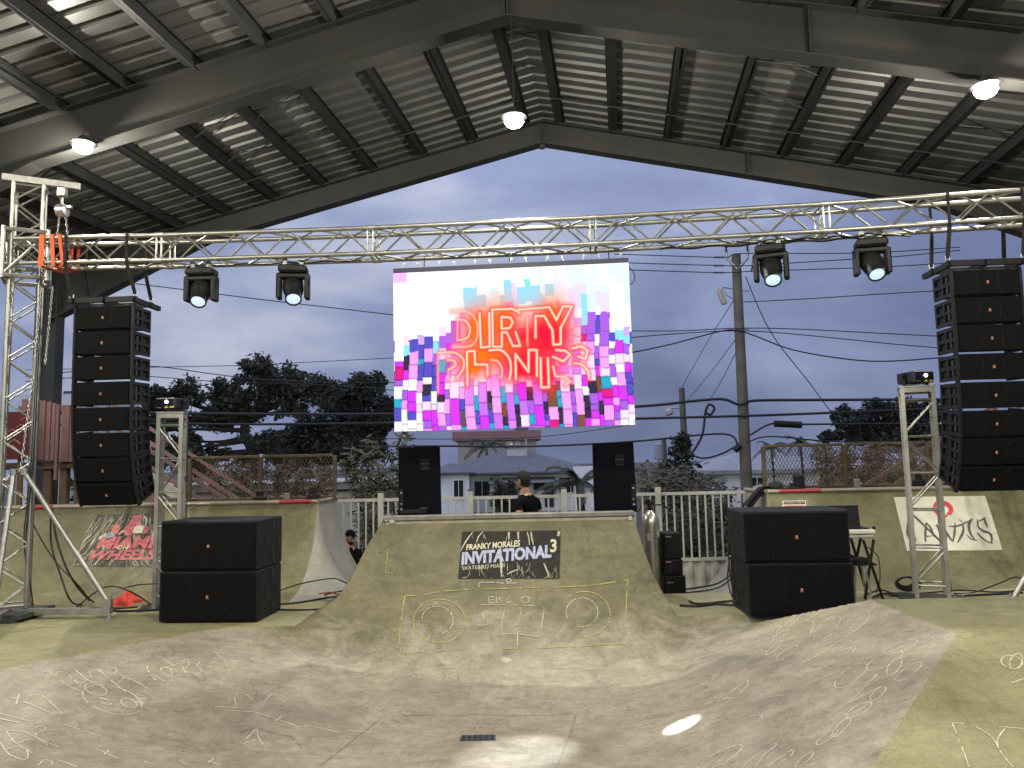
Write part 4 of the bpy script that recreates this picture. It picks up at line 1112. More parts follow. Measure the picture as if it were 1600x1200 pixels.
b3 = Banner(((1396,777),(1539,775),(1566,860),(1417,862)), surf_wall)
ob = empty('cloth_banner', surf_wall(1480, 820)[0], label='white cloth banner with brushed black letters and a red ring on the right ramp wall', cat='banner'); bo = -ob.location
b3.sheet('cloth', mat('white cloth', (.60,.575,.47), .8, 0., .13, 5, .15, 12), 22, 12, .006, ob, bo, .006)
def z3(x, y):                              # enlarged-view coordinates -> banner u, v
    v = (y-100)/765; xl = 52+185*v; xr = 1325+235*v; return ((x-xl)/(xr-xl), min(.98, max(.02, v)))
M_INK = mat('brushed black ink', (.02,.02,.019), .7, 0., .6, 60, col2=(.16,.155,.135)); mb = MB()
for pts, w in (([(245,450),(240,620),(300,740)],.022), ([(270,470),(300,530),(335,640)],.02), ([(330,620),(350,700),(345,760)],.016), ([(500,470),(490,600),(490,745)],.026), ([(495,465),(560,540),(620,680)],.026), ([(500,660),(600,655)],.014),
               ([(640,490),(700,620),(770,755)],.026), ([(770,755),(780,620),(745,550)],.026), ([(755,560),(830,690),(870,745)],.028), ([(870,745),(895,600),(900,480)],.022), ([(810,522),(930,520),(1060,470),(1140,430)],.018), ([(955,430),(1010,470)],.014),
               ([(1010,490),(1010,610),(935,760)],.026), ([(1140,420),(1095,500),(1110,620),(1185,735)],.032), ([(1060,645),(1130,710),(1215,730)],.016), ([(1210,430),(1225,540),(1300,600),(1380,630),(1410,700),(1400,770)],.03), ([(1300,405),(1325,480),(1350,550)],.026), ([(1210,470),(1270,440),(1330,405)],.014), ([(1205,615),(1270,690),(1350,750),(1430,778)],.022)):
    b3.stroke(mb, [z3(*q_) for q_ in pts], w*.62, .014)
tag(mb.build('brushed_letters', M_INK, ob, bo), kind='stuff')
mb = MB(); b3.stroke(mb, [z3(*q_) for q_ in ((600,285),(640,200),(720,180),(800,215),(845,275),(830,330),(790,350))], .034, .0145); b3.stroke(mb, [z3(*q_) for q_ in ((795,372),(740,370),(680,350),(625,310),(600,270))], .026, .0150); mb.build('red_ring', mat('red brushed ink', (.55,.05,.06), .6, 0., .35, 40), ob, bo)

b4 = Banner(((1222.5,782.5),(1259,782),(1260,806),(1222.5,806)), surf_wall)
ob = empty('notice_sign', surf_wall(1240, 795)[0], label='small white, black and red notice sign on the right ramp wall above the subwoofers', cat='sign'); bo = -ob.location
b4.sheet('panel', mat('white sign', (.62,.60,.52), .5, 0., .1), 3, 3, .006, ob, bo)
blob(b4, 'black_field', [(.05,.06),(.95,.06),(.95,.24),(.05,.24)], M_BLKP, .009); blob(b4, 'red_field', [(.08,.33),(.93,.33),(.93,.97),(.08,.97)], mat('orange red print', (.55,.07,.02), .5), .009)
b4.word('lettering', 'PERSONAL SAFETY', ((.08,.10),(.92,.10),(.92,.20),(.08,.20)), M_WHTP, ob, bo, .011, bold=.02)
blob(b4, 'white_field', [(.38,.55),(.62,.55),(.62,.68),(.38,.68)], M_WHTP, .011); blob(b4, 'white_field', [(.15,.60),(.34,.60),(.34,.72),(.15,.72)], M_WHTP, .011)

# ================================================================ CHALK
def chalk(name, label, strokes, m, w=.0085, zoom=(0,0,1), lift=.004, seed=1):
    x0, y0, sc = zoom; rn = random.Random(seed); root = None
    for st in strokes:
        mb = MB()
        pts = catmull([(x0+a/sc, y0+b/sc, 0) for a, b in st], 5)
        P3 = [surf(p.x, p.y, lift) for p in pts]; n = len(P3); vs = []; ok = []
        for i, (p, nn) in enumerate(P3):
            d = P3[min(i+1,n-1)][0]-P3[max(i-1,0)][0]; sd_ = d.cross(nn); sd_ = sd_.normalized() if sd_.length > 1e-8 else V((1,0,0))
            k = w*rn.uniform(.4,1.0)*.5; vs += [p-sd_*k, p+sd_*k]
        fs = [(2*i, 2*i+1, 2*i+3, 2*i+2) for i in range(n-1) if (P3[i+1][0]-P3[i][0]).length < .6 and rn.random() > .10]
        mb.add(vs, fs)
        if root is None: root = empty(name, P3[0][0], label=label, cat='chalk drawing')
        mb.build('stroke', m, root, -root.location)
    return root
def ell(cx, cy, rx, ry, rot=0., a0=0., a1=2*pi, n=14):
    return [(cx+rx*cos(a)*cos(rot)-ry*sin(a)*sin(rot), cy+rx*cos(a)*sin(rot)+ry*sin(a)*cos(rot)) for a in [a0+(a1-a0)*i/n for i in range(n+1)]]
Z1 = (620, 900, 1600/380)
chalk('chalk_boombox', 'yellow chalk drawing of a boombox on the central quarter pipe face', [[(55,130),(180,125),(280,105),(470,90)], [(560,88),(700,84),(850,78),(930,75)], [(1030,76),(1150,70),(1300,60),(1520,25)], [(55,130),(38,220),(30,310),(18,400),(28,510)], [(28,510),(180,500),(350,490)], [(700,480),(830,476)], [(920,478),(1100,468),(1300,458),(1515,445)], [(1520,25),(1512,120),(1508,245)], [(1495,420),(1490,460),(1470,500)],
    ell(280,297,170,143,0,-pi,.2,16), ell(280,297,172,143,0,.2,pi,14), ell(1235,253,168,150,0,-2.4,1.9,18)], M_CHALKY, .016, Z1)
chalk('chalk_dials', 'faint pale chalk dials and lettering inside the boombox drawing', [ell(268,290,103,90,.1,-pi,1.2,16), ell(1218,240,105,95,0,-3.6,1.8,18), [(545,80),(545,45),(640,42),(720,50),(790,45)], [(605,178),(605,140),(640,138)], [(605,158),(635,157)], [(605,178),(645,175)], [(690,140),(672,150),(690,165),(668,178)], [(655,140),(655,178)], [(745,142),(722,150),(725,172),(750,172)], ell(845,157,27,20), [(555,190),(760,190),(900,195)], [(570,240),(570,290)], [(530,328),(595,322)], [(690,340),(705,240),(735,232)], [(760,326),(830,322)], [(795,460),(797,340),(822,215)], [(935,250),(1005,252)], [(950,345),(968,230)], [(630,400),(750,380),(950,405)]], mat('faint chalk', (.46,.42,.34), .95, 0., .3, 40), .012, Z1)
Z6 = (0, 780, 1600/460)
chalk('chalk_writing', 'white chalk scrawl with a toothed wheel on the left bank of the bowl', [[(303,960),(310,940),(345,938)], [(330,985),(370,1015),(445,1048)], [(375,955),(400,985),(430,1002),(460,995),(465,980),(430,975)], [(410,930),(480,985),(560,1030)], [(480,935),(500,975)], [(530,925),(620,1000),(685,1050)], [(530,925),(620,945),(628,918),(570,920)], [(620,945),(720,985),(805,1030)], [(640,1000),(680,965),(715,960)],
    ell(610,1092,165,72,.25,.3,2.2,10), ell(610,1092,165,72,.25,2.4,4.3,10), ell(610,1092,165,72,.25,4.6,6.3,10), ell(520,1035,62,28,.3), ell(700,1110,45,22,.3), [(540,1080),(600,1100),(590,1120),(545,1105),(620,1115)], [(740,1060),(785,1072)], [(750,1078),(795,1090)], [(740,1100),(780,1112)],
    [(800,905),(805,935),(845,985)], [(790,965),(830,955),(890,990)], ell(905,935,34,20,.4), [(860,855),(975,920),(1025,960)], [(870,925),(970,895)], [(985,925),(1025,905),(1018,872),(990,890),(1000,930),(1035,945)], [(1062,880),(1085,888),(1070,908),(1098,935),(1062,952)], [(1120,915),(1150,915)], [(1170,830),(1185,850),(1230,880)]], M_CHALKW, .0095, Z6)
Z7 = (0, 900, 2)
chalk('chalk_writing', 'white chalk letters in the lower left corner of the bowl', [[(20,485),(45,520),(110,560)], [(20,485),(80,490),(150,530)], [(50,525),(100,510)], [(0,520),(30,560),(80,575),(85,550),(60,535),(10,545)], [(100,480),(130,468),(142,480),(110,500),(180,535)], [(60,368),(50,402)], [(0,370),(90,400),(160,430)], [(80,380),(130,375),(195,432)], [(0,430),(90,455)], [(0,447),(60,460)], [(200,465),(250,480),(310,500)], [(120,592),(140,575),(165,585),(150,597)], [(180,575),(240,597)], [(300,540),(365,570)], [(340,545),(325,560)], [(450,580),(480,590)], [(560,578),(585,590)], [(650,585),(670,570)], [(650,578),(690,592)]], M_CHALKW, .0095, Z7, seed=2)
chalk('chalk_writing', 'faint white chalk squiggles in the middle of the left bank', [[(740,410),(733,378),(755,365),(790,385)], [(670,408),(770,415)], [(790,425),(900,460),(935,475)], [(700,420),(790,425)], [(830,390),(850,368),(866,372)], [(770,510),(800,480),(805,500),(822,528)], [(760,525),(800,512)], [(880,385),(890,395)], [(940,465),(1010,478),(1060,490)], [(860,455),(880,440)], [(1090,485),(1160,488)], [(975,515),(985,508)], [(850,370),(900,380)]], M_CHALKW, .008, Z7, seed=3)
Z8 = (800, 900, 2)
chalk('chalk_flower', 'white chalk flower and petals on the right bank of the bowl', [ell(1215,222,55,14,-.35), ell(1165,265,62,20,-.45), ell(1195,285,32,16,-.9), ell(1060,312,60,22,-.6), ell(1240,300,50,14,-.6), ell(1145,368,30,12,-.7), ell(1085,420,45,14,-.5), [(965,460),(1050,400),(1100,375),(1165,340)], [(965,460),(1060,390),(1142,308)], [(1040,230),(1075,222),(1060,245)], ell(1030,475,40,12,-.8), ell(985,505,40,10,-.6)], M_CHALKW, .0085, Z8, seed=4)
chalk('chalk_loops', 'long white chalk loops below the right subwoofers', [[(900,280),(1000,220),(1100,150),(1118,118),(1095,112),(1040,150),(940,225)], ell(930,120,42,12,-.5), ell(955,108,34,9,-.4), ell(855,160,34,8,-.6), ell(840,185,28,7,-.6), ell(820,225,34,7,-.7), ell(860,240,40,9,-.6), ell(985,160,50,16,-.6), [(930,190),(945,150),(920,140)], [(800,275),(850,260)], ell(950,165,18,8,-.5)], M_CHALKW, .008, Z8, seed=5)
chalk('chalk_squiggles', 'thin chalk squiggles beside the bright beam spot', [[(610,400),(670,372),(730,330),(735,345),(690,385),(640,402)], [(690,372),(660,385),(690,380)], [(450,475),(520,470)], [(740,440),(775,435),(783,445)], [(800,380),(850,372)], [(590,395),(640,380)]], M_CHALKW, .008, Z8, seed=6)
chalk('chalk_scrawl', 'looping white chalk scrawl at the bottom of the right bank', [[(720,598),(760,565),(820,525),(822,535),(790,560),(760,598)], [(800,595),(850,560),(878,545),(875,560),(830,590)], ell(650,570,80,18,-.5), ell(915,575,35,10,-.7)], M_CHALKW, .008, Z8, seed=7)
chalk('chalk_letters', 'white chalk strokes on the yellowish bank at the right edge', [[(1375,460),(1400,520),(1428,598)], [(1372,460),(1412,462)], [(1450,472),(1500,505),(1530,555),(1565,598)], [(1520,472),(1598,478)], [(1540,478),(1518,510),(1520,540)], ell(1562,270,34,20,.2), ell(1575,268,18,26,.5), [(1560,335),(1598,322)]], M_CHALKW, .0085, Z8, seed=8)
chalk('chalk_marks', 'thin yellow chalk angle on the left flank of the central quarter pipe', [[(605.5,858),(605,875),(602,894)], [(602,894),(616,896)]], M_CHALKY, .009, (0,0,1), seed=9)
mb = MB()
for pts in ([(900,1118),(888,1155),(870,1199)], [(620,1118),(760,1117),(900,1118)], [(600,1120),(560,1150),(500,1198)]):
    L = [surf(a, b, .003) for a, b in pts]; vs = []
    for i, (p, n) in enumerate(L):
        d = (L[min(i+1,2)][0]-L[max(i-1,0)][0]).normalized(); s_ = d.cross(n)*.0022; vs += [p-s_, p+s_]
    mb.add(vs, [(0,1,3,2), (2,3,5,4)])
tag(mb.build('floor_joint', mat('dark joint', (.19,.168,.138), .9, 0., .2, 20)), kind='structure')
# ================================================================ FENCES BEHIND THE RAMPS
# mesh guard fences on the ramp tops
def guard(x0, x1, Y, z0, z1, posts, label, side_at=None):
    g = empty('mesh_fence', ((x0+x1)/2, Y, z0), label=label, cat='fence', group='brown mesh guard fences')
    o = -g.location
    for x in posts:
        mb = MB(); mb.box((x, Y, (z0+z1)/2), (.055, .055, z1-z0-.001), bev=.006); mb.build('post', M_RUST, g, o)
    for z in (z1, z0+.03):
        for a, b in zip(posts, posts[1:]):
            mb = MB(); mb.box(((a+b)/2, Y, z), (b-a-.056, .05, .045), bev=.006); mb.build('rail', M_RUST, g, o)
    for a, b in zip(posts, posts[1:]):
        mb = MB(); st = .052; hh = z1-z0-.09; zb_ = z0+.06; a_, b_ = a+.03, b-.03; n = int((b_-a_+hh*.55)/st)
        for i in range(n):
            for s in (1, -1):
                xa = a_+i*st-(hh*.55 if s > 0 else 0); xb = xa+s*0+hh*.55 if s > 0 else xa-hh*.55
                if s < 0: xa += 0; 
                pa, pb = V((xa, Y+.004*s, zb_)), V((xb, Y+.004*s, zb_+hh))
                # clip to the panel
                def clip(p, q, lim, hi):
                    if (p.x > lim) == hi and (q.x > lim) == hi and p.x != lim: return None
                    return True
                t0, t1 = 0., 1.; dx = pb.x-pa.x
                for lim, sg in ((a_, 1), (b_, -1)):
                    ta = (lim-pa.x)/dx
                    if sg*dx > 0: t0 = max(t0, ta)
                    else: t1 = min(t1, ta)
                if t1-t0 < .02: continue
                p, q_ = pa+(pb-pa)*t0, pa+(pb-pa)*t1; d = (q_-p).normalized(); w_ = V((-d.z, 0, d.x))*.0045; y_ = V((0,.004,0))
                mb.add([p-w_, p+w_, q_+w_, q_-w_, p+y_, q_+y_], [(0,1,2,3), (1,4,5,2), (4,0,3,5)])
        tag(mb.build('mesh_infill', M_RUST, g, o), kind='stuff')
    return g
GY = 11.55
gx = lambda px, py=750: P(px, py, GY).x
guard(gx(296), gx(523), GY, WH+.0, P(523,711,GY).z, [gx(296), gx(407), gx(523)], 'brown mesh guard fence on top of the left ramp wall')
guard(gx(1195), 9.4, GY, WH+.0, P(1195,697,GY).z, [gx(1195), gx(1322), gx(1452), gx(1600), 9.4], 'brown mesh guard fence on top of the right ramp wall')
# small boxes and floodlights standing on the ramp tops
def flood(px, py, Y, w, h_, d, label, tilt=0., lit=False):
    p = P(px, py, Y); r = empty('floodlight', (p.x, Y, WH+.003), tilt, label, 'floodlight', 'floodlights on the ramp tops')
    mb = MB(); mb.box((0, 0, h_*.22), (w*1.3, d, h_*.42), bev=.01); mb.build('base', M_BLKP, r)
    mb = MB(); mb.box((0, 0, h_*.72), (w*.75, d*.5, h_*.55), bev=.008); mb.box((0,-d*.27,h_*.46), (w*.9,.01,.012)); mb.build('head', M_BLKP, r)
    mb = MB(); mb.tube(catmull([(-w*.5,0,h_*.6),(-w*1.3,.02,h_*.7),(-w*1.8,.02,h_*.3),(-w*2.3,.0,.01)],5), .006, 5); mb.build('cable', M_CABLE, r)
flood(406, 785, 11.2, .13, .16, .10, 'black floodlight with round foot beside the middle post of the left mesh fence')
flood(489, 784, 11.2, .13, .19, .10, 'black floodlight on the left ramp top near the fence end')
flood(1239, 771, 11.2, .10, .10, .10, 'small black floodlight on the right ramp top beside the tall box')
flood(1437, 771, 11.2, .11, .24, .10, 'black floodlight behind the right low truss tower')
def prop(nm, px, py, Y, dims, m, label, cat, z0, bev=.01):
    p = P(px, py, Y); mb = MB(); mb.box((0, 0, dims[2]/2), dims, bev=bev)
    return tag(mb.build(nm, m, None, (p.x, Y, z0)), label, cat)
bx_ = prop('speaker_box', 1250, 771, 11.25, (.12,.10,.20), M_BLKP, 'tall black box standing on the right ramp top behind the red paint', 'box', WH+.003)
mb = MB(); mb.box((.062,0,.16), (.012,.05,.03)); mb.build('bracket', M_STEEL, bx_)
prop('electrical_box', 448, 785, 11.5, (.08,.06,.10), mat('grey box', (.16,.16,.15), .6), 'small grey box at the foot of the left mesh fence', 'box', WH+.003)
prop('electrical_box', 1340, 771, 11.5, (.08,.06,.13), mat('grey box', (.16,.16,.15)), 'small grey box at the foot of the right mesh fence', 'box', WH+.003)

# cap and jacket on the corner of the right ramp
p = P(1212, 771, 11.0)
r = empty('black_cap', (p.x, 10.98, WH+.03), label='black cap lying on the corner of the right ramp top', cat='cap')
mb = MB(); mb.lathe([(.10,0),(.105,.03),(.095,.075),(.06,.105),(.003,.115)], 16); mb.build('crown', M_STRAP, r, smooth=60)
mb = MB(); mb.grid(lambda u, v: V((.06+.12*v, -.085+.17*u, .02-.03*v*v-.02*(2*u-1)**2)), 8, 4); mb.build('brim', M_STRAP, r, smooth=60)
mb = MB()
def jk(u, v):
    x = p.x-.10-.38*u; z = WH+.05+.035*sin(3*u)-.24*u*u*(1+.1*sin(9*v)); return V((x+.015*sin(11*v), 10.80+.18*v+.02*sin(7*u), z+.02*sin(14*v+5*u)))
mb.grid(jk, 12, 10); mb.grid(lambda u, v: jk(u, v)-V((.0,.0,.05+.05*u)), 12, 10)
tag(mb.build('jacket', mat('black cloth', (.010,.010,.011), .9, 0., .3, 20, .2), smooth=60), 'black jacket slumped over the left corner of the right ramp', 'jacket')

# white picket fence at the back
FY = 12.85
fe = empty('picket_fence', (0, FY, -1.05), label='white metal picket fence behind the ramps', cat='fence'); fo = -fe.location
fz = lambda px, py: P(px, py, FY).z
ztop, zbot = 1.045, -.03
fposts = [P(q, 775, FY).x for q in (595, 735, 881, 1028, 1187)]
fposts = [fposts[0]-3.2, fposts[0]-1.6]+fposts+[fposts[-1]+1.65, fposts[-1]+3.3]
ME_PK = MB().box((0,0,0), (.026,.026,ztop-zbot-.03)).mesh('picket', M_WHITE)
for x in fposts:
    mb = MB(); mb.box((x, FY, .06), (.088,.088,2.2)); pt = mb.build('post', M_WHITE, fe, fo)
    mb = MB(); mb.box((x, FY, 1.175), (.10,.10,.025), bev=.008); mb.build('post_cap', mat('dark post cap', (.05,.05,.05), .5), pt)
for a, b in zip(fposts, fposts[1:]):
    for z in (ztop, zbot): mb = MB(); mb.box(((a+b)/2, FY, z), (b-a-.09, .045, .05)); mb.build('rail', M_WHITE, fe, fo)
    n = int(round((b-a)/.125))
    for i in range(1, n): link('picket', ME_PK, fe, (a+(b-a)*i/n+fo.x, FY+fo.y, (ztop+zbot)/2+fo.z))
    mb = MB(); vs = []; k = int((b-a-.09)/.05)
    for i in range(k+1):
        for z in (zbot-.03, -1.04): vs.append((a+.045+(b-a-.09)*i/k, FY+(.018 if (i//2)%2 else -.012), z))
    mb.add(vs, [(2*i, 2*i+1, 2*i+3, 2*i+2) for i in range(k)]); mb.build('corrugated_panel', M_WHITE, fe, fo)

# ================================================================ GEAR
# gas cylinder behind the quarter pipe
c = P(1016, 800, 10.0)
r = empty('gas_cylinder', (c.x, 10.0, -.245), label='tall silver gas cylinder standing behind the right edge of the quarter pipe', cat='cylinder'); r.location.z = -.445
mb = MB(); mb.lathe([(.105,0),(.112,.02),(.112,1.22),(.108,1.28),(.085,1.35),(.045,1.39),(.03,1.41)], 24); mb.build('tank', mat('bare aluminium', (.45,.43,.37), .32, .9, .12, 8), r, smooth=40)
mb = MB(); mb.lathe([(.026,1.40),(.026,1.47),(.018,1.48)], 12); mb.box((0,0,1.50), (.12,.04,.045), bev=.01); mb.box((-.03,0,1.535), (.08,.05,.03), bev=.01); mb.tube(catmull([(.05,0,1.47),(.14,-.01,1.475),(.19,0,1.46),(.22,0,1.42)],5), .010, 6); mb.build('valve', M_BLKP, r)
mb = MB(); mb.lathe([(.014,0),(.014,.02)], 8, Matrix.Translation((.02,-.03,1.45)) @ Matrix.Rotation(pi/2,4,'X')); mb.build('red_knob', M_RED, r)
for z, a, w_ in ((1.13, -2.2, .55), (1.17, -1.0, .35)):
    mb = MB(); mb.grid(lambda u, v: V((.1128*cos(a+w_*u), .1128*sin(a+w_*u), z-.10*v)), 5, 1); mb.build('tank_label', mat('grey tank label', (.30,.30,.29), .6), r)
# stacked black cases behind it
for k, (y0, y1, w_, nm) in enumerate(((897,937,.27,'bottom'), (872,897,.25,'middle'), (831,872,.23,'top'))):
    a, b = P(1046, y0, 10.05), P(1046, y1, 10.05); z0 = -.24 if k == 0 else P(1046, y0, 10.05).z; z1 = b.z if b.z > a.z else a.z
    z0, z1 = (-.444, P(1046, 897, 10.05).z) if k == 0 else ((P(1046, 897, 10.05).z+.003, P(1046, 872, 10.05).z) if k == 1 else (P(1046, 872, 10.05).z+.003, P(1046, 831, 10.05).z))
    r = empty('equipment_case', (P(1047+3*(k==0), 880, 10.05).x, 10.05, z0), radians(4*k), '%s black equipment case of the stack behind the gas cylinder' % nm, 'case', 'black cases stacked by the fence')
    mb = MB(); mb.box((0,0,(z1-z0)/2), (w_,.30,z1-z0), bev=.015); mb.build('shell', M_BLK, r)
    mb = MB(); mb.box((0,-.153,(z1-z0)*.5), (w_*.6,.008,(z1-z0)*.5)); mb.build('front_plate', M_BLKP, r)
    mb = MB(); mb.box((-.06,-.155,(z1-z0)*.86), (.07,.006,.012)); mb.build('latch', M_STEEL, r)

# keyboard stand with laptop by the right subwoofers
KX, KY = P(1346, 850, 8.95).x, 8.95
r = empty('keyboard_stand', (KX-.05, KY, 0), label='black folding stand with two white shelves beside the right subwoofers', cat='stand')
for s in (-1, 1):
    for (xa, xb) in ((-.02, .16), (.10, -.04)): mb = MB(); mb.tube([(xa+.02, s*.16, .66), (xb, s*.16+s*.04, .012)], .016, 8); mb.build('leg', M_BLKP, r, smooth=40)
    mb = MB(); mb.tube([(-.22, s*.16, .52), (.13, s*.16, .38)], .013, 8); mb.build('cross_bar', M_BLKP, r, smooth=40)
mb = MB(); mb.box((-.10,0,.695), (.46,.34,.03), bev=.008); mb.build('lower_shelf', M_WHITE, r)
k2 = empty('keyboard', (KX-.15, KY, .715), label='white keyboard on the folding stand beneath the laptop', cat='keyboard')
mb = MB(); mb.box((0,0,.028), (.52,.30,.05), bev=.012); mb.build('case', mat('off white plastic', (.62,.60,.52), .45), k2)
mb = MB()
for i in range(16): mb.box((-.22+.029*i, -.07, .056), (.024,.12,.008))
tag(mb.build('keys', mat('key white', (.7,.69,.64), .4), k2), kind='stuff')
mb = MB(); mb.lathe([(.018,0),(.018,.03)], 8, Matrix.Translation((.25,-.12,.055))); mb.build('knob', M_BLKP, k2)
l2 = empty('laptop', (KX-.13, KY+.02, .771), label='open black laptop on the stand behind the right subwoofers', cat='laptop')
mb = MB(); mb.box((0,-.02,.009), (.36,.25,.016), bev=.004); mb.build('base', M_BLKP, l2)
mb = MB(); mb.box((0,.115,.135), (.37,.012,.25), Matrix.Rotation(radians(-8),3,'X'), bev=.004); ld_ = mb.build('lid', M_BLKP, l2)
mb = MB(); mb.box((-.05,.102,.08), (.10,.003,.004), Matrix.Rotation(radians(-8),3,'X')); mb.build('lid_mark', mat('grey mark', (.08,.08,.08), .5), ld_)
s2 = empty('stool', (KX-.16, KY-.25, 0), label='small round black stool with grey legs beside the keyboard stand', cat='stool')
mb = MB(); mb.lathe([(.10,.40),(.12,.41),(.12,.46),(.10,.475),(.01,.478)], 16); mb.build('seat', M_BLKP, s2, smooth=40)
for a in range(4): mb = MB(); mb.tube([(.07*cos(a*pi/2+.7),.07*sin(a*pi/2+.7),.40),(.13*cos(a*pi/2+.7),.13*sin(a*pi/2+.7),.008)], .010, 6); mb.build('leg', M_STEEL, s2)
# red bag by the left outrigger
pb = G(195, 945, 0); mb = MB(); rn = random.Random(8)
def bagf(u, v):
    a = 2*pi*u; h_ = v; rr = (.13*(1-h_**1.6)+.01)*(1+.28*sin(5*a+4*h_)+.15*sin(9*a)); return V((rr*1.25*cos(a)+.02*h_, rr*sin(a), .14*h_*(1+.25*sin(3*a))+.004))
mb.grid(bagf, 22, 8); tag(mb.build('red_bag', M_REDF, None, (pb.x, pb.y, 0), smooth=70), 'crumpled red bag on the floor at the foot of the left outrigger', 'bag')
pb = G(172, 948, 0); mb = MB(); mb.box((0,0,.02), (.10,.05,.035), bev=.012); tag(mb.build('red_plug', M_RED, None, (pb.x, pb.y, 0)), 'small red connector among the cables beside the red bag', 'connector')

# ---- cables
def cable(pts, r, label, m=None, z=None, nm='cable'):
    mb = MB(); mb.tube(catmull(pts, 7), r, 6); return tag(mb.build(nm, m or M_CABLE, smooth=60), label, 'cable')
def gp(px, py, z=.012): return G(px, py, z)
cable([P(80,800,8.9), P(80,850,8.95), P(95,900,8.9), P(110,938,8.9), gp(130,945), gp(165,943), gp(215,940)], .010, 'thin cable dropping from the left tower and running to the red bag')
cable([P(40,786,9.2), P(55,825,9.0), P(85,875,8.95), P(120,912,8.9), gp(150,942), gp(190,936), gp(235,945)], .009, 'slack black cable curving from the left tower down to the floor')
cable([P(82,795,9.3), P(88,840,9.2), P(110,900,9.1), gp(145,942), gp(175,950), gp(215,948)], .012, 'thick brown cable sagging down the left ramp wall to the floor', mat('brown cable', (.03,.02,.014), .6))
cable([gp(65,952), gp(110,953), gp(150,950), gp(190,955), gp(240,952)], .014, 'black cable lying along the floor in front of the left outrigger')
cable([gp(120,948), P(150,925,8.9), P(175,916,8.8), P(205,925,8.8), gp(236,944)], .008, 'cable arched over the foot of the left outrigger')
cable([P(190,920,8.9), P(215,914,8.9), P(246,912,8.9)], .008, 'thin cable running from the left outrigger behind the subwoofers')
cable([P(430,925,9.0), P(470,912,9.3), P(515,904,9.5), P(530,906,9.5), P(548,915,9.4)], .008, 'upper thin cable arching between the left subwoofers and the quarter pipe')
cable([gp(425,940), gp(465,937), gp(505,930), P(530,924,9.0), P(552,925,8.9)], .009, 'middle cable from the left subwoofers to the quarter pipe')
cable([gp(425,945), gp(470,941), gp(510,934), P(545,930,8.8)], .012, 'thick cable bundle from the left subwoofers to the quarter pipe')
cable([P(498,928,9.0), P(515,926,9.0), P(530,929,8.95)], .009, 'short red cable section among the cables left of the quarter pipe', M_RED)
cable([gp(425,952), gp(470,953), gp(512,951)], .010, 'straight black cable low on the floor left of the quarter pipe')
cable([P(1064,922,10.1), P(1090,918,10.0), P(1120,912,9.9), P(1142,898,9.9)], .012, 'upper cable crossing the gap between quarter pipe and right subwoofers')
cable([P(1064,926,10.1), P(1095,924,10.0), P(1125,917,9.9), P(1142,904,9.9)], .010, 'second cable crossing the gap right of the quarter pipe')
cable([P(1066,930,10.0), gp(1080,941), gp(1100,943), gp(1130,940), gp(1150,938)], .012, 'black cable looping on the floor right of the quarter pipe')
cable([gp(1062,946), gp(1090,947), gp(1120,944), gp(1152,946)], .016, 'heavy cable on the floor at the foot of the right subwoofers')
cable([P(1142,800,8.6), P(1138,850,8.6), P(1141,900,8.55), P(1148,930,8.5), gp(1152,944)], .010, 'cable hanging down the left side of the right subwoofers')
cable([P(1140,870,8.6), P(1137,905,8.6), P(1145,935,8.5), gp(1158,950)], .008, 'thin second cable beside the left side of the right subwoofers')
cable([gp(1350,930), gp(1375,922), gp(1400,927), gp(1440,927), gp(1500,922), gp(1560,925), gp(1600,921)], .009, 'long black cable along the foot of the right ramp wall')
cable([gp(1362,934), gp(1385,927), gp(1420,934), gp(1480,932), gp(1540,929), gp(1598,926)], .012, 'thick black cable lying along the rear of the right platform')
cable([P(1355,855,8.9), P(1372,870,8.95), P(1375,905,9.0), gp(1370,926), gp(1400,932)], .006, 'thin cable dangling from the white keyboard')
cable([P(1600,905,8.4), P(1585,902,8.5), P(1560,912,8.7), gp(1520,926), gp(1490,927)], .008, 'cable swinging out from the right outrigger')
pc = G(1420, 925, 0); r = empty('cable_coil', (pc.x, pc.y, 0), label='coiled black cable leaning behind the right low truss tower', cat='cable coil')
for k in range(5):
    rr = .15-.014*k; mb = MB(); mb.tube([V((rr*cos(a), .012*k+.01*sin(3*a+k), rr*.55*sin(a)+.095+.004*k)) for a in [2*pi*i/22 for i in range(23)]], .010, 6, cap=False); mb.build('loop', M_CABLE, r, smooth=60)
cable([tpt(s_at(q_))+tback*.16+V((0,0,-TS-.035-.03*abs(sin(q_*.045)))) for q_ in range(1030, 1440, 16)], .010, 'black cable run tied along the underside of the truss on the right')
cable([tpt(s_at(q_))+tback*.10+V((0,0,-TS-.03-.025*abs(sin(q_*.06)))) for q_ in range(1150, 1400, 14)], .008, 'second black cable looping between the two right moving heads')
cable([tpt(s_at(q_))+tback*.12+V((0,0,-TS-.03-.02*abs(sin(q_*.05)))) for q_ in range(270, 560, 16)], .007, 'black cable along the underside of the truss on the left')
for i, px in enumerate((50, 53)):
    cable([P(px+14, 420, 8.6), P(px+7, 560, 8.62), P(px, 700, 8.65), P(px-8, 790, 8.7), P(px-12, 850, 8.75), gp(px+0, 955)], .007, ['dark cable hanging down beside the left tower chain', 'second dark cable hanging close beside the left tower'][i])

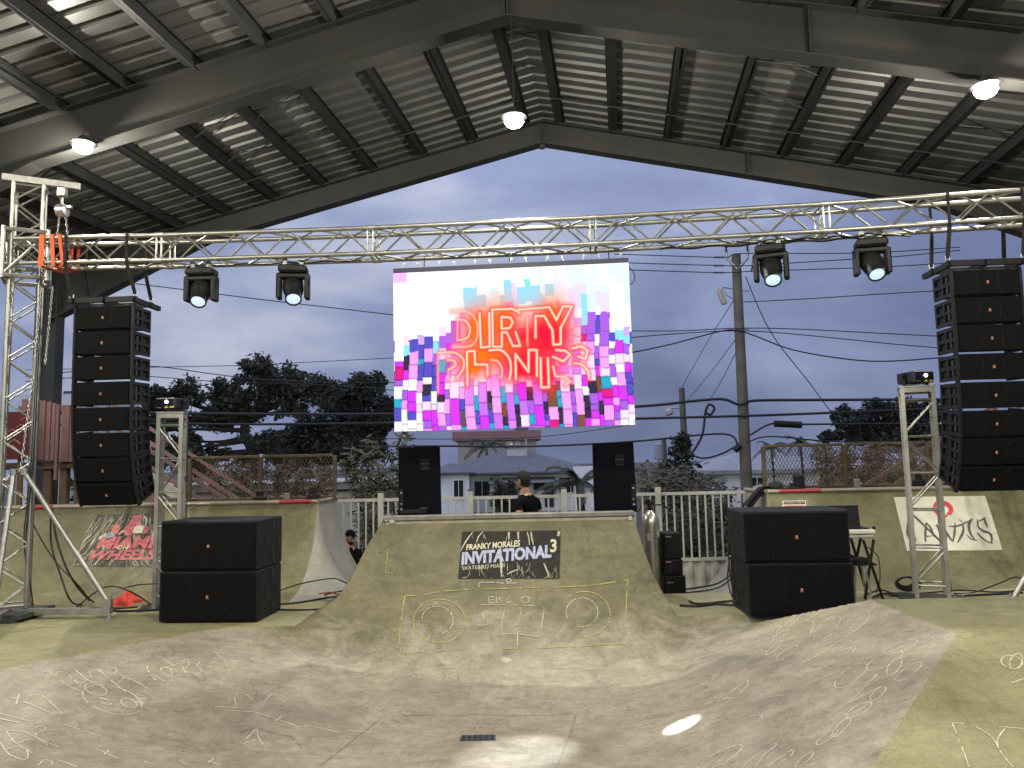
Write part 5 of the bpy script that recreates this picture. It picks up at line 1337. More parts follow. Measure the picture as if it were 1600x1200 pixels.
# ================================================================ PEOPLE
def skin_mesh(joints, edges, root, sub=2):
    names = list(joints); ix = {n: i for i, n in enumerate(names)}
    me = bpy.data.meshes.new('b'); me.from_pydata([joints[n][0] for n in names], [(ix[a], ix[b]) for a, b in edges], [])
    ob = bpy.data.objects.new('b', me); COL.objects.link(ob)
    md = ob.modifiers.new('s', 'SKIN'); md.use_smooth_shade = True
    for n in names:
        sv = me.skin_vertices[0].data[ix[n]]; r_ = joints[n][1]; sv.radius = r_ if isinstance(r_, tuple) else (r_, r_); sv.use_root = (n == root)
    sm_ = ob.modifiers.new('u', 'SUBSURF'); sm_.levels = sub; sm_.render_levels = sub
    dg = bpy.context.evaluated_depsgraph_get(); out = bpy.data.meshes.new_from_object(ob.evaluated_get(dg))
    vs = [tuple(v.co) for v in out.vertices]; fs = [tuple(p.vertices) for p in out.polygons]
    bpy.data.objects.remove(ob); bpy.data.meshes.remove(me); bpy.data.meshes.remove(out); return vs, fs
def head_shape(u, v):
    """u around (0 = back), v from chin to crown; faces -Y, centre at origin, height 0.235"""
    a = 2*pi*u; t = pi*v; rx, ry = .075, .095
    z = -cos(t)*.118; s = sin(t)**.85
    x = sin(a)*rx*s; y = cos(a)*ry*s
    if z < 0: k = 1+z*1.6; x *= k; y = y*(1+z*.5) if y < 0 else y*(1+z*3.2)
    f = max(0, -cos(a))**6
    y -= f*.020*math.exp(-((z+.020)/.020)**2)*s                      # nose
    y += f*.008*math.exp(-((z-.012)/.012)**2)                          # eye line
    y -= f*.006*math.exp(-((z+.060)/.010)**2)+f*.010*math.exp(-((z+.098)/.02)**2)
    return V((x, y, z))
M_SKIN = mat('skin', (.42,.24,.16), .55, 0., .1, 12); M_SHIRT = mat('black shirt', (.0045,.0045,.006), .85, 0., .3, 18, .2, 40, spec=.08); M_PANT = mat('dark trousers', (.015,.016,.02), .85, 0., .2, 18); M_HAIR = mat('dark hair', (.006,.005,.0045), .7, 0., .4, 90, .4, 200); M_SHOE = mat('black shoe', (.012,.012,.012), .5)
def hand(J, E, wrist, dirn, pn, side, tag_):
    """palm with five separate curled fingers"""
    d = V(dirn).normalized(); n = V(pn).normalized(); s = d.cross(n)*side; w0 = V(wrist)
    J[tag_+'palm'] = (w0+d*.055, (.020,.030)); E.append((tag_+'w', tag_+'palm'))
    for k, (off_, L) in enumerate(((-.030,.070),(-.010,.080),(.010,.076),(.029,.062))):
        a = tag_+'f%d' % k; J[a+'0'] = (w0+d*.095+s*off_, .0095); J[a+'1'] = (w0+d*(.095+L*.5)+s*off_+n*.012, .0085); J[a+'2'] = (w0+d*(.095+L*.8)+s*off_+n*.036, .0075)
        E += [(tag_+'palm', a+'0'), (a+'0', a+'1'), (a+'1', a+'2')]
    a = tag_+'t'; J[a+'0'] = (w0+d*.045-s*.038+n*.008, .0105); J[a+'1'] = (w0+d*.078-s*.052+n*.022, .009); E += [(tag_+'palm', a+'0'), (a+'0', a+'1')]
def person(loc, rz, label, J0, E0, arms, headpos, headrot, hat, scale=1., beard=True):
    r = empty('person', loc, rz, label, 'person'); r.scale = (scale,)*3
    J = dict(J0); E = list(E0)
    for t_, (sh, el, wr, dirn, pn, sd_) in arms.items():
        J[t_+'s'] = (sh, .058); J[t_+'e'] = (el, .042); J[t_+'m'] = ((V(el)+V(wr))/2, .038); J[t_+'w'] = (wr, .027)
        E += [('chest', t_+'s'), (t_+'s', t_+'e'), (t_+'e', t_+'m'), (t_+'m', t_+'w')]; hand(J, E, wr, dirn, pn, sd_, t_)
    vs, fs = skin_mesh(J, E, 'pelvis')
    mb = MB(); mb.add(vs, fs)
    hm = Matrix.Translation(headpos) @ headrot.to_4x4()
    hv_ = []; n_u, n_v = 24, 18; o0 = len(mb.v)
    mb.grid(lambda u, v: hm @ head_shape(u, v), n_u, n_v)
    for s in (-1, 1): mb.lathe([(.004,-.006),(.020,-.002),(.022,.006),(.012,.009),(.003,.010)], 10, hm @ Matrix.Translation((s*.074,.005,-.012)) @ Matrix.Rotation(s*pi/2,4,'Y') @ Matrix.Diagonal((1.5,1,1,1)))
    # clothing regions by place on the body
    hemz = J['pelvis'][0][2]-.04; neckz = J['neck'][0][2]-.03
    am = {}
    mi = []
    for f in mb.f:
        c_ = sum((V(mb.v[i]) for i in f), V((0,0,0)))/len(f); k = 1
        if f[0] >= o0: k = 0
        elif c_.z > neckz and (c_-V(J['neck'][0])).length < .10: k = 0
        elif c_.z < .10: k = 3
        elif c_.z < hemz: k = 2
        for t_, (sh, el, wr, *_r) in arms.items():
            sh_, el_, wr_ = V(sh), V(el), V(wr)
            df = min((c_-(el_+(wr_-el_)*q_)).length for q_ in (0,.25,.5,.75,1.0,1.3,1.6))
            du = min((c_-(sh_+(el_-sh_)*q_)).length for q_ in (.62,.8,1.))
            dt = min((c_-V(J['chest'][0])).length, (c_-V(J['belly'][0])).length, (c_-sh_).length*1.2)
            if min(df, du) < .075 and min(df, du) < dt*.62: k = 0
        mi.append(k)
    mb.m = mi
    bo_ = mb.build('body', [M_SKIN, M_SHIRT, M_PANT, M_SHOE], r, smooth=80)
    def cap_(lo, grow, front):
        m2 = MB(); 
        def fn(u, v):
            q_ = head_shape(u, lo(u)+(1-lo(u))*v*.999); return hm @ (q_*(1+grow))
        m2.grid(fn, 24, 10); return m2
    if hat:
        m2 = cap_(lambda u: .60, .10, 0); cp = m2.build('cap', M_SHIRT, r, smooth=60)
        m2 = MB(); m2.grid(lambda u, v: hm @ V((.07*(2*u-1)*(1-.25*v*v), -.085-.085*v*(1-.35*(2*u-1)**2), .040-.018*v-.01*(2*u-1)**2)), 10, 4); m2.grid(lambda u, v: hm @ V((.07*(2*u-1)*(1-.25*v*v), -.085-.085*v*(1-.35*(2*u-1)**2), .034-.018*v-.01*(2*u-1)**2)), 10, 4); m2.build('brim', M_SHIRT, cp, smooth=60)
        m2 = cap_(lambda u: .40+.2*max(0,-cos(2*pi*u))**.5 if cos(2*pi*u) < .2 else .36, .03, 0); m2.build('hair', M_HAIR, r, smooth=60)
    else:
        m2 = cap_(lambda u: .74-.46*(.5+.5*cos(2*pi*u))**.5, .07, 0); m2.build('hair', M_HAIR, r, smooth=60)
    if beard:
        m2 = MB(); m2.grid(lambda u, v: hm @ (head_shape(.5+(u-.5)*.56, .02+.26*v)*1.07+V((0,-.006*(1-v),-.018*(1-v)))), 16, 6); m2.build('beard', M_HAIR, r, smooth=60)
    m2 = MB()
    for s in (-1, 1): m2.lathe([(.002,-.008),(.010,-.003),(.002,.004)], 8, hm @ Matrix.Translation((s*.030,-.083,.010)) @ Matrix.Rotation(pi/2,4,'X'))
    m2.build('eyes', mat('dark eye', (.02,.015,.012), .2), r)
    return r
# man behind the quarter pipe, seen from his left and behind, head turned away to the left
J = {'pelvis': ((0,0,.94),(.155,.115)), 'belly': ((0,-.01,1.10),(.150,.105)), 'chest': ((0,0,1.33),(.175,.115)), 'neck': ((0,-.015,1.50),.062), 'skull': ((0,-.03,1.58),.055),
     'hl': ((.095,0,.86),.088), 'kl': ((.10,-.02,.48),.058), 'al': ((.105,.02,.09),.042), 'tl': ((.11,-.14,.045),.036), 'hr': ((-.095,0,.86),.088), 'kr': ((-.10,-.03,.48),.058), 'ar': ((-.105,.02,.09),.042), 'tr': ((-.11,-.14,.045),.036)}
E = [('pelvis','belly'),('belly','chest'),('chest','neck'),('neck','skull'),('pelvis','hl'),('hl','kl'),('kl','al'),('al','tl'),('pelvis','hr'),('hr','kr'),('kr','ar'),('ar','tr')]
arms = {'L': ((.195,.02,1.40), (.285,.13,1.15), (.17,-.10,1.02), (-.55,-.8,-.3), (-.6,.4,-.5), 1), 'R': ((-.195,.01,1.40), (-.25,.02,1.12), (-.18,-.2,1.0), (.2,-.9,-.2), (.6,.2,-.4), -1)}
pd = P(820, 800, 9.95)
person((pd.x+.02, 9.95, -.40), radians(-128), 'bearded man in a black shirt standing behind the quarter pipe, looking left', J, E, arms, V((0,-.04,1.635)), Matrix.Rotation(radians(-2),3,'Z') @ Matrix.Rotation(radians(4),3,'X'), False, 1.085)
# man with folded arms behind the corner of the left ramp
arms = {'L': ((.19,-.01,1.40), (.24,-.14,1.14), (-.02,-.23,1.13), (-.95,.05,.05), (0,.6,-.5), 1), 'R': ((-.19,-.01,1.40), (-.24,-.13,1.13), (.03,-.21,1.18), (.95,-.05,.05), (0,.6,-.5), -1)}
pm_ = P(549, 830, 12.45)
person((pm_.x-.03, 12.42, -1.05), radians(38), 'man in a black cap and shirt with folded arms behind the left ramp', J, E, arms, V((0,-.045,1.665)), Matrix.Rotation(radians(14),3,'Z'), True, .925)
# ================================================================ STAIRS AND PLATFORMS BEHIND
def stair(x_top, z_top, x_bot, z_bot, Y, wid, label, sg):
    s = empty('stairway', (x_bot, Y, z_bot), label=label, cat='stairs'); o = -s.location
    n = 11; dx, dz = (x_bot-x_top)/n, (z_bot-z_top)/n
    M_TR = mat('weathered tread', (.20,.175,.13), .7, 0., .3, 8)
    for i in range(n):
        mb = MB(); mb.box((x_top+dx*(i+.5), Y+wid/2, z_top+dz*(i+1)), (abs(dx)+.02, wid, .04)); mb.build('tread', M_TR, s, o)
    for y in (Y, Y+wid):
        mb = MB(); a, b = V((x_top, y, z_top-.02)), V((x_bot, y, z_bot)); d = b-a
        mb.prism([a-V((0,.02,.12)), b-V((0,.02,.12)), b+V((0,-.02,.12)), a+V((0,-.02,.12))], (0,.04,0)); mb.build('stringer', M_PINK if y == Y else M_WHITE, s, o)
        for h_ in (.92, .50):
            mb = MB(); e = V((0,0,h_)); mb.prism([a+e-V((0,.025,.035)), b+e-V((0,.025,.035)), b+e+V((0,-.025,.035)), a+e+V((0,-.025,.035))], (0,.05,0)); mb.build('handrail', M_PINK, s, o)
        for t in (.02, .36, .68, .98):
            p = a+d*t; mb = MB(); mb.box((p.x, y, p.z+.46), (.06,.045,.90)); mb.build('rail_post', M_PINK, s, o)
    return s
SY = 13.7
a = P(110, 690, SY); b = P(232, 689, SY); c = P(385, 788, SY); sl = (b.z-c.z)/(c.x-b.x)
stair(b.x-1.35, b.z+1.35*sl-.92, c.x+1.2, c.z-1.2*sl-.92, SY, 1.0, 'pink railed stairway descending behind the left line array and tower', 1)
b = P(1482, 704, SY); c = P(1380, 768, SY); sl = (b.z-c.z)/(b.x-c.x)
stair(b.x+1.6, b.z+1.6*sl-.92, c.x-1.2, c.z-1.2*sl-.92, SY, 1.0, 'pink railed stairway climbing behind the right line array', -1)
# raised timber viewing platform on the left with a pink slatted guard
TY = 13.9
xa, xb = P(-40, 725, TY).x, P(125, 725, TY).x; zp = P(80, 722, TY).z
t = empty('viewing_platform', ((xa+xb)/2, TY, -1.8), label='raised brown timber platform with a pink slatted guard on the far left', cat='platform'); o = -t.location
mb = MB(); mb.box(((xa+xb)/2, TY+.8, zp-.06), (xb-xa, 1.6, .12)); mb.build('deck', M_WOOD, t, o)
for x in (P(-20,725,TY).x, P(72,725,TY).x, P(97,725,TY).x, xb-.05):
    mb = MB(); mb.box((x, TY+.10, (zp-1.8)/2-.06), (.13,.13,zp+1.68)); mb.build('post', M_WOOD, t, o)
mb = MB(); q0, q1 = P(97,748,TY+.2), P(160,795,TY+.2); mb.prism([q0, q1, q1+V((0,0,.10)), q0+V((0,0,.10))], (0,.06,0)); mb.build('brace', M_WOOD, t, o)
mb = MB(); mb.box(((xa+xb)/2, TY+1.5, -.3), (xb-xa+1.5, .06, 1.5)); mb.build('back_boarding', mat('brown boarding', (.07,.045,.025), .8, 0., .4, 3, .2), t, o)
for x0, x1, yt, yb in ((33,45,624,718), (46,60,625,718), (61,69,626,719), (72,78,628,720), (80.5,85.5,630,720), (87,91,632,750), (96,108,633,722), (110,116,634,722)):
    A, B = P(x0, 680, TY-.06), P(x1, 680, TY-.06); z1, z0 = P(x0, yt, TY-.06).z, P(x0, yb, TY-.06).z
    mb = MB(); mb.box(((A.x+B.x)/2, TY-.06, (z0+z1)/2), (B.x-A.x, .05, z1-z0), bev=.006); mb.build('slat', M_PINK, t, o)
mb = MB(); A, B = P(30, 640, TY), P(118, 640, TY); mb.box(((A.x+B.x)/2, TY-.01, P(70,638,TY).z), (B.x-A.x, .04, .09)); mb.build('guard_rail', M_PINK, t, o)
# red sign board behind the tall left tower
rs = empty('red_board', P(20, 718, 13.2), label='red painted sign board behind the tall left truss tower', cat='sign')
A, B = P(-25, 645, 13.2), P(41, 718, 13.2)
mb = MB(); mb.box(((A.x+B.x)/2-rs.location.x, 0, (A.z-B.z)/2), (B.x-A.x, .05, A.z-B.z), bev=.008); mb.build('board', mat('dark red board', (.06,.0035,.004), .6, 0., .2, 4), rs)
mb = MB(); rn = random.Random(2)
for k in range(6): 
    x = rn.uniform(-.5,.15); z = rn.uniform(.1,.7); mb.tube(catmull([(x,-.03,z),(x+.1,-.03,z+.05),(x+.2,-.03,z-.02)],4), .006, 4)
tag(mb.build('brush_marks', mat('pale brush mark', (.5,.2,.18), .7), rs), kind='stuff')
for x in (-.45, .1): mb = MB(); mb.box((x, .06, -1.1), (.08,.06,2.4)); mb.build('leg', M_WOOD, rs)

# ================================================================ BUILDINGS
M_HW = mat('white stucco', (.80,.80,.80), .8, 0., .1, 1.5, .1, 20); M_HG = mat('cream stucco', (.42,.385,.33), .8, 0., .1, 1, .1); M_RFG = mat('grey shingles', (.12,.125,.135), .85, 0., .2, 2, .3, 9); M_PKB = mat('pink band', (.36,.19,.18), .8, 0., .1, 1)
def win(par, o, x0, x1, z0, z1, y, panes=2, fr=None):
    mb = MB(); mb.box(((x0+x1)/2, y, (z0+z1)/2), (x1-x0, .06, z1-z0)); w_ = mb.build('window', fr or M_HW, par, o)
    for k in range(panes):
        a = x0+.05+(x1-x0-.05)*k/panes; b = x0+(x1-x0-.05)*(k+1)/panes
        mb = MB(); mb.box(((a+b)/2, y-.032, (z0+z1)/2), (b-a, .012, z1-z0-.10)); mb.build('pane', M_GLASS, w_)
    mb = MB(); mb.box(((x0+x1)/2, y-.06, z0-.04), (x1-x0+.14, .12, .06)); mb.build('sill', M_HW, w_)
def hip(mb, x0, x1, y0, y1, ze, zr, inset, th=.12):
    r0, r1 = V((x0+inset, (y0+y1)/2, zr)), V((x1-inset, (y0+y1)/2, zr)); c = [V((x0,y0,ze)), V((x1,y0,ze)), V((x1,y1,ze)), V((x0,y1,ze))]
    mb.add(c+[r0, r1]+[q_-V((0,0,th)) for q_ in c], [(0,1,5,4), (2,3,4,5), (1,2,5), (3,0,4), (0,6,7,1), (1,7,8,2), (2,8,9,3), (3,9,6,0), (9,8,7,6)])
# centre white house
HY = 55.
X = lambda px, Y=HY: P(px, 740, Y).x
Z = lambda py, Y=HY, px=800: P(px, py, Y).z
h = empty('white_house', (X(810), HY, -1.8), label='white bungalow with a grey hip roof seen between the monitor speakers', cat='house'); o = -h.location
ze = Z(738)
mb = MB(); mb.box(((X(705)+X(925))/2, HY+4, (ze-1.8)/2), (X(925)-X(705), 8, ze+1.8)); mb.build('wall', M_HW, h, o)
mb = MB(); mb.box(((X(676)+X(735))/2, HY-.6, (ze-1.85)/2), (X(735)-X(676), 2.2, ze+1.75)); mb.build('wing_wall', M_HW, h, o)
mb = MB(); mb.box(((X(895)+X(930))/2, HY-.5, (Z(731)-1.8)/2), (X(930)-X(895), 1.6, Z(731)+1.8)); mb.build('porch_pier', M_HW, h, o)
mb = MB(); hip(mb, X(672), X(934), HY-1.2, HY+9, ze+.02, Z(703), 5.0); rf = mb.build('roof', M_RFG, h, o)
mb = MB(); hip(mb, X(668), X(742), HY-2.1, HY+3, ze+.10, Z(722), 1.5); mb.build('wing_roof', M_RFG, h, o)
mb = MB(); mb.box((X(808), HY+2.6, Z(708)), (X(824)-X(793), .08, .55)); mb.box((X(824), HY+2.55, Z(700)), (.09,.09,1.4)); mb.build('roof_duct', mat('pale sheet metal', (.5,.5,.52), .5, .3), rf)
for k, (x0, x1, y0, y1, n_) in enumerate(((711,727,747,774,2), (740,766,750,775,2), (832,858,752,768,1), (872,910,747,772,2))): win(h, o, X(x0), X(x1), Z(y1), Z(y0), HY-(1.72 if x0 < 730 else .02), n_)
mb = MB(); mb.box(((X(850)+X(864))/2, HY-.03, Z(768)-.2), (X(864)-X(850), .06, 1.9)); dd = mb.build('door', mat('dark door', (.02,.02,.025), .5), h, o)
mb = MB(); mb.box((X(852), HY-.08, Z(768)-.1), (.06,.06,.12)); mb.build('handle', M_STEEL, dd)
mb = MB(); mb.prism([V((X(766), HY-.05, Z(746))), V((X(866), HY-.05, Z(746))), V((X(868), HY-1.4, Z(752))), V((X(764), HY-1.4, Z(752)))], (0,0,-.12)); mb.build('awning', mat('grey awning', (.22,.22,.24), .7), h, o)
# tower block behind
BY = 110.
h = empty('apartment_block', (P(778,690,BY).x, BY, -1.8), label='cream apartment block with a pink parapet behind the white house', cat='building'); o = -h.location
x0, x1 = P(715,690,BY).x, P(838,690,BY).x
mb = MB(); mb.box(((x0+x1)/2, BY+5, (Z(687,BY)-1.8)/2), (x1-x0, 10, Z(687,BY)+1.8)); mb.build('wall', M_HG, h, o)
mb = MB(); mb.box(((x0+x1)/2, BY+5, Z(680,BY)), (x1-x0+1.4, 11.2, Z(673,BY)-Z(687,BY))); mb.build('parapet', M_PKB, h, o)
for a, b in ((733,741),(776,784),(792,801),(805,813)): win(h, o, P(a,690,BY).x, P(b,690,BY).x, Z(695,BY), Z(690,BY), BY-.02, 2)
mb = MB(); mb.box((P(815,672,BY).x, BY+3, Z(671,BY)), (2.0, 1.5, .5)); mb.build('roof_vent', M_RFG, h, o)
# right house
HY2 = 40.
X2 = lambda px: P(px, 740, HY2).x
Z2 = lambda py: P(1220, py, HY2).z
h = empty('grey_roofed_house', (X2(1215), HY2, -1.8), label='low white house with a pale grey roof behind the right mesh fence', cat='house'); o = -h.location
mb = MB(); mb.box(((X2(1130)+X2(1318))/2, HY2+4, (Z2(735)-1.8)/2), (X2(1318)-X2(1130), 8, Z2(735)+1.8)); mb.build('wall', M_HW, h, o)
mb = MB(); hip(mb, X2(1112), X2(1330), HY2-.35, HY2+9, Z2(733), Z2(705), 2.6, .2); rf = mb.build('roof', mat('pale grey shingles', (.27,.28,.29), .85, 0., .15, 2, .2), h, o)
mb = MB(); mb.tube([(X2(1217), HY2+1.5, Z2(722)), (X2(1217), HY2+1.5, Z2(715))], .09, 8); mb.build('vent_pipe', M_STEEL, rf)
win(h, o, X2(1236), X2(1257), Z2(764), Z2(741), HY2-.02, 1); win(h, o, X2(1172), X2(1192), Z2(760), Z2(744), HY2-.02, 2)
# long low building on the left
LY = 26.
X3 = lambda px: P(px, 760, LY).x
Z3 = lambda py, px=480: P(px, py, LY).z
h = empty('low_building', (X3(470), LY, -1.8), label='long low grey building with a flat roof edge behind the left mesh fence', cat='building'); o = -h.location
mb = MB(); mb.box(((X3(240)+X3(626))/2, LY+3, (Z3(766)-1.8)/2), (X3(626)-X3(240), 6, Z3(766)+1.8)); mb.build('wall', mat('grey rendered wall', (.33,.325,.31), .85, 0., .12, 1.2, .1), h, o)
mb = MB(); mb.box(((X3(232)+X3(630))/2, LY+2.9, Z3(759)), (X3(630)-X3(232), 6.6, .26)); fr_ = mb.build('fascia', mat('grey fascia', (.17,.175,.18), .8, 0., .1, 2), h, o)
mb = MB(); mb.box(((X3(232)+X3(630))/2, LY+2.85, Z3(755)+.05), (X3(630)-X3(232)+.1, 6.8, .06)); mb.build('roof_edge', mat('pale roof edge', (.5,.5,.48), .7), h, o)
# white block with a roof unit at far left
WY = 45.
h = empty('white_block', (P(75,640,WY).x, WY, -1.8), label='plain white flat roofed building beyond the pink guard', cat='building'); o = -h.location
x0, x1 = P(30,640,WY).x, P(112,640,WY).x; zt = P(75,616,WY).z
mb = MB(); mb.box(((x0+x1)/2, WY+4, (zt-1.8)/2), (x1-x0, 8, zt+1.8)); mb.build('wall', M_HW, h, o)
mb = MB(); mb.box((P(93,613,WY).x, WY+1.5, zt+.14), (.85,.9,.28), bev=.04); mb.build('roof_unit', mat('dark roof unit', (.03,.035,.045), .6), h, o)
for y0, y1 in ((656,681),(690,715)): win(h, o, P(91,660,WY).x, P(96,660,WY).x, P(90,y1,WY).z, P(90,y0,WY).z, WY-.02, 1)
# far house roof and wall glimpsed behind the right mesh
h = empty('far_house', (P(1420,735,50).x, 50, -1.8), label='pale house roof glimpsed through the right mesh fence behind brown shrubs', cat='house'); o = -h.location
x0, x1 = P(1385,735,50).x, P(1500,735,50).x; zz_ = P(1440,733,50).z
mb = MB(); mb.box(((x0+x1)/2, 54, (zz_-1.8)/2), (x1-x0, 8, zz_+1.8)); mb.build('wall', M_HW, h, o)
mb = MB(); hip(mb, x0-.6, x1+.6, 49.4, 58.6, zz_+.02, P(1450,708,50).z, 2.2); mb.build('roof', mat('pale grey shingles', (.27,.28,.29)), h, o)

# ================================================================ TREES AND PLANTS
def leaf_mat(nm, c, c2): return mat(nm, c, .7, 0., .3, 1.3, col2=c2)
M_LF1 = leaf_mat('dark oak leaves', (.014,.017,.010), (.042,.046,.026)); M_LF2 = leaf_mat('dark ficus leaves', (.012,.015,.010), (.036,.040,.026)); M_LF3 = leaf_mat('grey green feathery leaves', (.045,.045,.03), (.085,.082,.055)); M_LFB = leaf_mat('rusty brown foliage', (.062,.038,.017), (.135,.085,.036)); M_LFP = leaf_mat('palm leaves', (.02,.026,.016), (.05,.055,.034))
M_BARK = mat('dark bark', (.022,.018,.014), .9, 0., .3, 6, .3)
def leaves(mb, c, r, n, size, rn, flat=.7):
    for _ in range(n):
        while True:
            q_ = V((rn.uniform(-1,1), rn.uniform(-1,1), rn.uniform(-1,1)))
            if q_.length < 1: break
        q_ = q_*(.55+.45*q_.length); p = c+V((q_.x*r, q_.y*r, q_.z*r*flat)); s = size*rn.uniform(.6,1.4)
        d = V((rn.gauss(0,1), rn.gauss(0,1), rn.gauss(0,.7))).normalized(); e = d.orthogonal().normalized(); e = (e*cos(7*q_.x)+d.cross(e)*sin(7*q_.x))
        mb.add([p-d*s, p+e*s*.42, p+d*s, p-e*s*.42], [(0,1,2,3)])
def tree(base, trunk, blobs, label, m, seed, nl=70, size=.13, group='trees beyond the fence', tr=.28, cr=.62):
    """trunk: bend points; blobs: (centre, radius) of the foliage masses that the limbs reach"""
    rn = random.Random(seed); t = empty('tree', base, label=label, cat='tree', group=group); o = -V(base)
    mb = MB(); tk = catmull(trunk, 5); mb.tube(tk, [tr*(1-.45*i/(len(tk)-1)) for i in range(len(tk))], 9); tops = tk
    mb.build('trunk', M_BARK, t, o, smooth=60)
    lm = MB(); cm = MB()
    for c, r in blobs:
        c = V(c); k = min(range(len(tk)//2, len(tk)), key=lambda i: (tk[i]-c).length+.3*abs(tk[i].z-c.z))
        a = tk[k]; mid = (a+c)/2+V((rn.uniform(-.4,.4), rn.uniform(-.4,.4), rn.uniform(-.2,.35)))*min(1, r)
        pts = catmull([a, mid, c], 5); lm.tube(pts, [tr*.42*(1-.8*i/(len(pts)-1)) for i in range(len(pts))], 6)
        for j in range(int(9+r*10)):
            q_ = V((rn.gauss(0,1), rn.gauss(0,1), rn.gauss(0,.8))).normalized()*r*rn.uniform(.35,1.0); q_.z *= .75; s = c+q_
            lm.tube(catmull([mid.lerp(c, rn.uniform(.4,1)), c+q_*.5+V((0,0,rn.uniform(-.1,.1))), s], 3), [tr*.13, tr*.10, tr*.08, tr*.07, tr*.06, tr*.04, tr*.03][:7], 4)
            leaves(cm, s, r*cr*rn.uniform(.4,.95), int(nl*1.25*max(.4, r)), size*.72, rn, .85)
    lm.build('limbs', M_BARK, t, o, smooth=60)
    tag(cm.build('crown', m, t, o), kind='stuff')
    return t
T = lambda px, py, Y: P(px, py, Y)
def bl(L, Y, dy=1.4, seed=0):
    rn = random.Random(seed); return [(P(x, y, Y)+V((0, rn.uniform(-dy, dy), 0)), r*Y/1200.) for x, y, r in L]
YA = 30.
b0 = T(396,790,YA); b0.z = -1.8
tree(b0, [b0, T(396,740,YA), T(395,705,YA), T(382,678,YA), T(385,655,YA)], bl([(420,585,34),(395,582,24),(450,590,30),(375,615,32),(430,615,40),(480,612,36),(505,605,26),(350,625,34),(315,622,30),(295,625,28),(335,645,34),(385,645,30),(300,655,30),(310,700,24),(345,708,22),(375,720,20),(418,692,28),(432,716,28),(290,722,26),(335,730,24),(272,618,18),(265,650,26),(250,640,20),(460,640,30),(255,675,20),(300,690,24)], YA, 1.6, 1), 'wide spreading dark oak tree in the middle of the left background', M_LF1, 21, 64, .135)
YB = 34.
b0 = T(548,790,YB); b0.z = -1.8
tree(b0, [b0, T(548,740,YB), T(550,690,YB), T(553,650,YB)], bl([(570,590,22),(550,600,26),(585,605,26),(560,625,36),(590,635,32),(530,630,34),(545,660,40),(580,665,38),(510,665,36),(480,680,36),(600,660,18),(560,700,40),(520,705,40),(590,700,26),(455,690,30),(430,690,26),(475,712,30),(450,720,26)], YB, 1.8, 2), 'dense dark ficus tree left of the LED screen', M_LF2, 22, 90, .15)
b0 = T(240,790,29); b0.z = -1.8
tree(b0, [b0, T(243,740,29), T(246,690,29), T(252,655,29)], bl([(250,620,16),(238,640,22),(262,662,20),(240,668,22),(285,700,22),(270,720,22),(320,715,22),(300,735,18)], 29, 1.2, 3), 'smaller dark tree behind the left low truss tower', M_LF1, 23, 60, .13)
YC = 36.
b0 = T(1375,790,YC); b0.z = -1.8
tree(b0, [b0, T(1375,740,YC), T(1372,700,YC), T(1370,670,YC)], bl([(1380,642,24),(1350,645,24),(1320,652,22),(1405,640,22),(1300,665,18),(1340,665,30),(1380,668,34),(1420,660,30),(1450,650,26),(1470,655,22),(1300,682,20),(1330,685,24),(1365,690,28),(1410,688,30),(1450,685,28),(1480,640,20),(1480,680,22)], YC, 1.8, 4), 'rounded dark tree above the right mesh fence', M_LF2, 24, 80, .15)
# feathery shrub beside the left monitor speaker
def shrub(base, tips, label, m, seed, size, nl, wid=.02, cat='shrub', nm='shrub', droop=.5, group='shrubs along the fence'):
    rn = random.Random(seed); t = empty(nm, base, label=label, cat=cat, group=group); o = -V(base); lm = MB(); cm = MB()
    for tip in tips:
        a = V(base)+V((rn.uniform(-.12,.12), rn.uniform(-.12,.12), 0)); tip = V(tip); mid = a.lerp(tip, .55)+V((0,0,(tip-a).length*.12*droop))
        pts = catmull([a, mid, tip], 6); lm.tube(pts, [wid*(1-.8*i/(len(pts)-1)) for i in range(len(pts))], 5)
        for p in pts[4:]:
            for _ in range(nl):
                d = V((rn.gauss(0,1), rn.gauss(0,1), rn.gauss(-.15,.6))).normalized(); s = size*rn.uniform(.5,1.3); e = d.orthogonal().normalized()*s*.16; q_ = p+V((rn.gauss(0,.06), rn.gauss(0,.06), rn.gauss(0,.06)))
                cm.add([q_, q_+d*s*.5+e, q_+d*s, q_+d*s*.5-e], [(0,1,2,3)])
    lm.build('stems', M_BARK, t, o); tag(cm.build('foliage', m, t, o), kind='stuff'); return t
SYb = 16.
bs = V((T(605,800,SYb).x, SYb, -1.8))
rn = random.Random(31)
shrub(bs, [T(x, y, SYb)+V((0,rn.uniform(-.5,.5),0)) for x, y in ((560,705),(545,718),(572,722),(590,700),(598,735),(565,745),(580,760),(612,715),(640,680),(630,682),(622,700),(612,745),(600,765),(548,735),(585,742),(570,690))], 'feathery grey green shrub beside the left monitor speaker', M_LF3, 5, .20, 12)
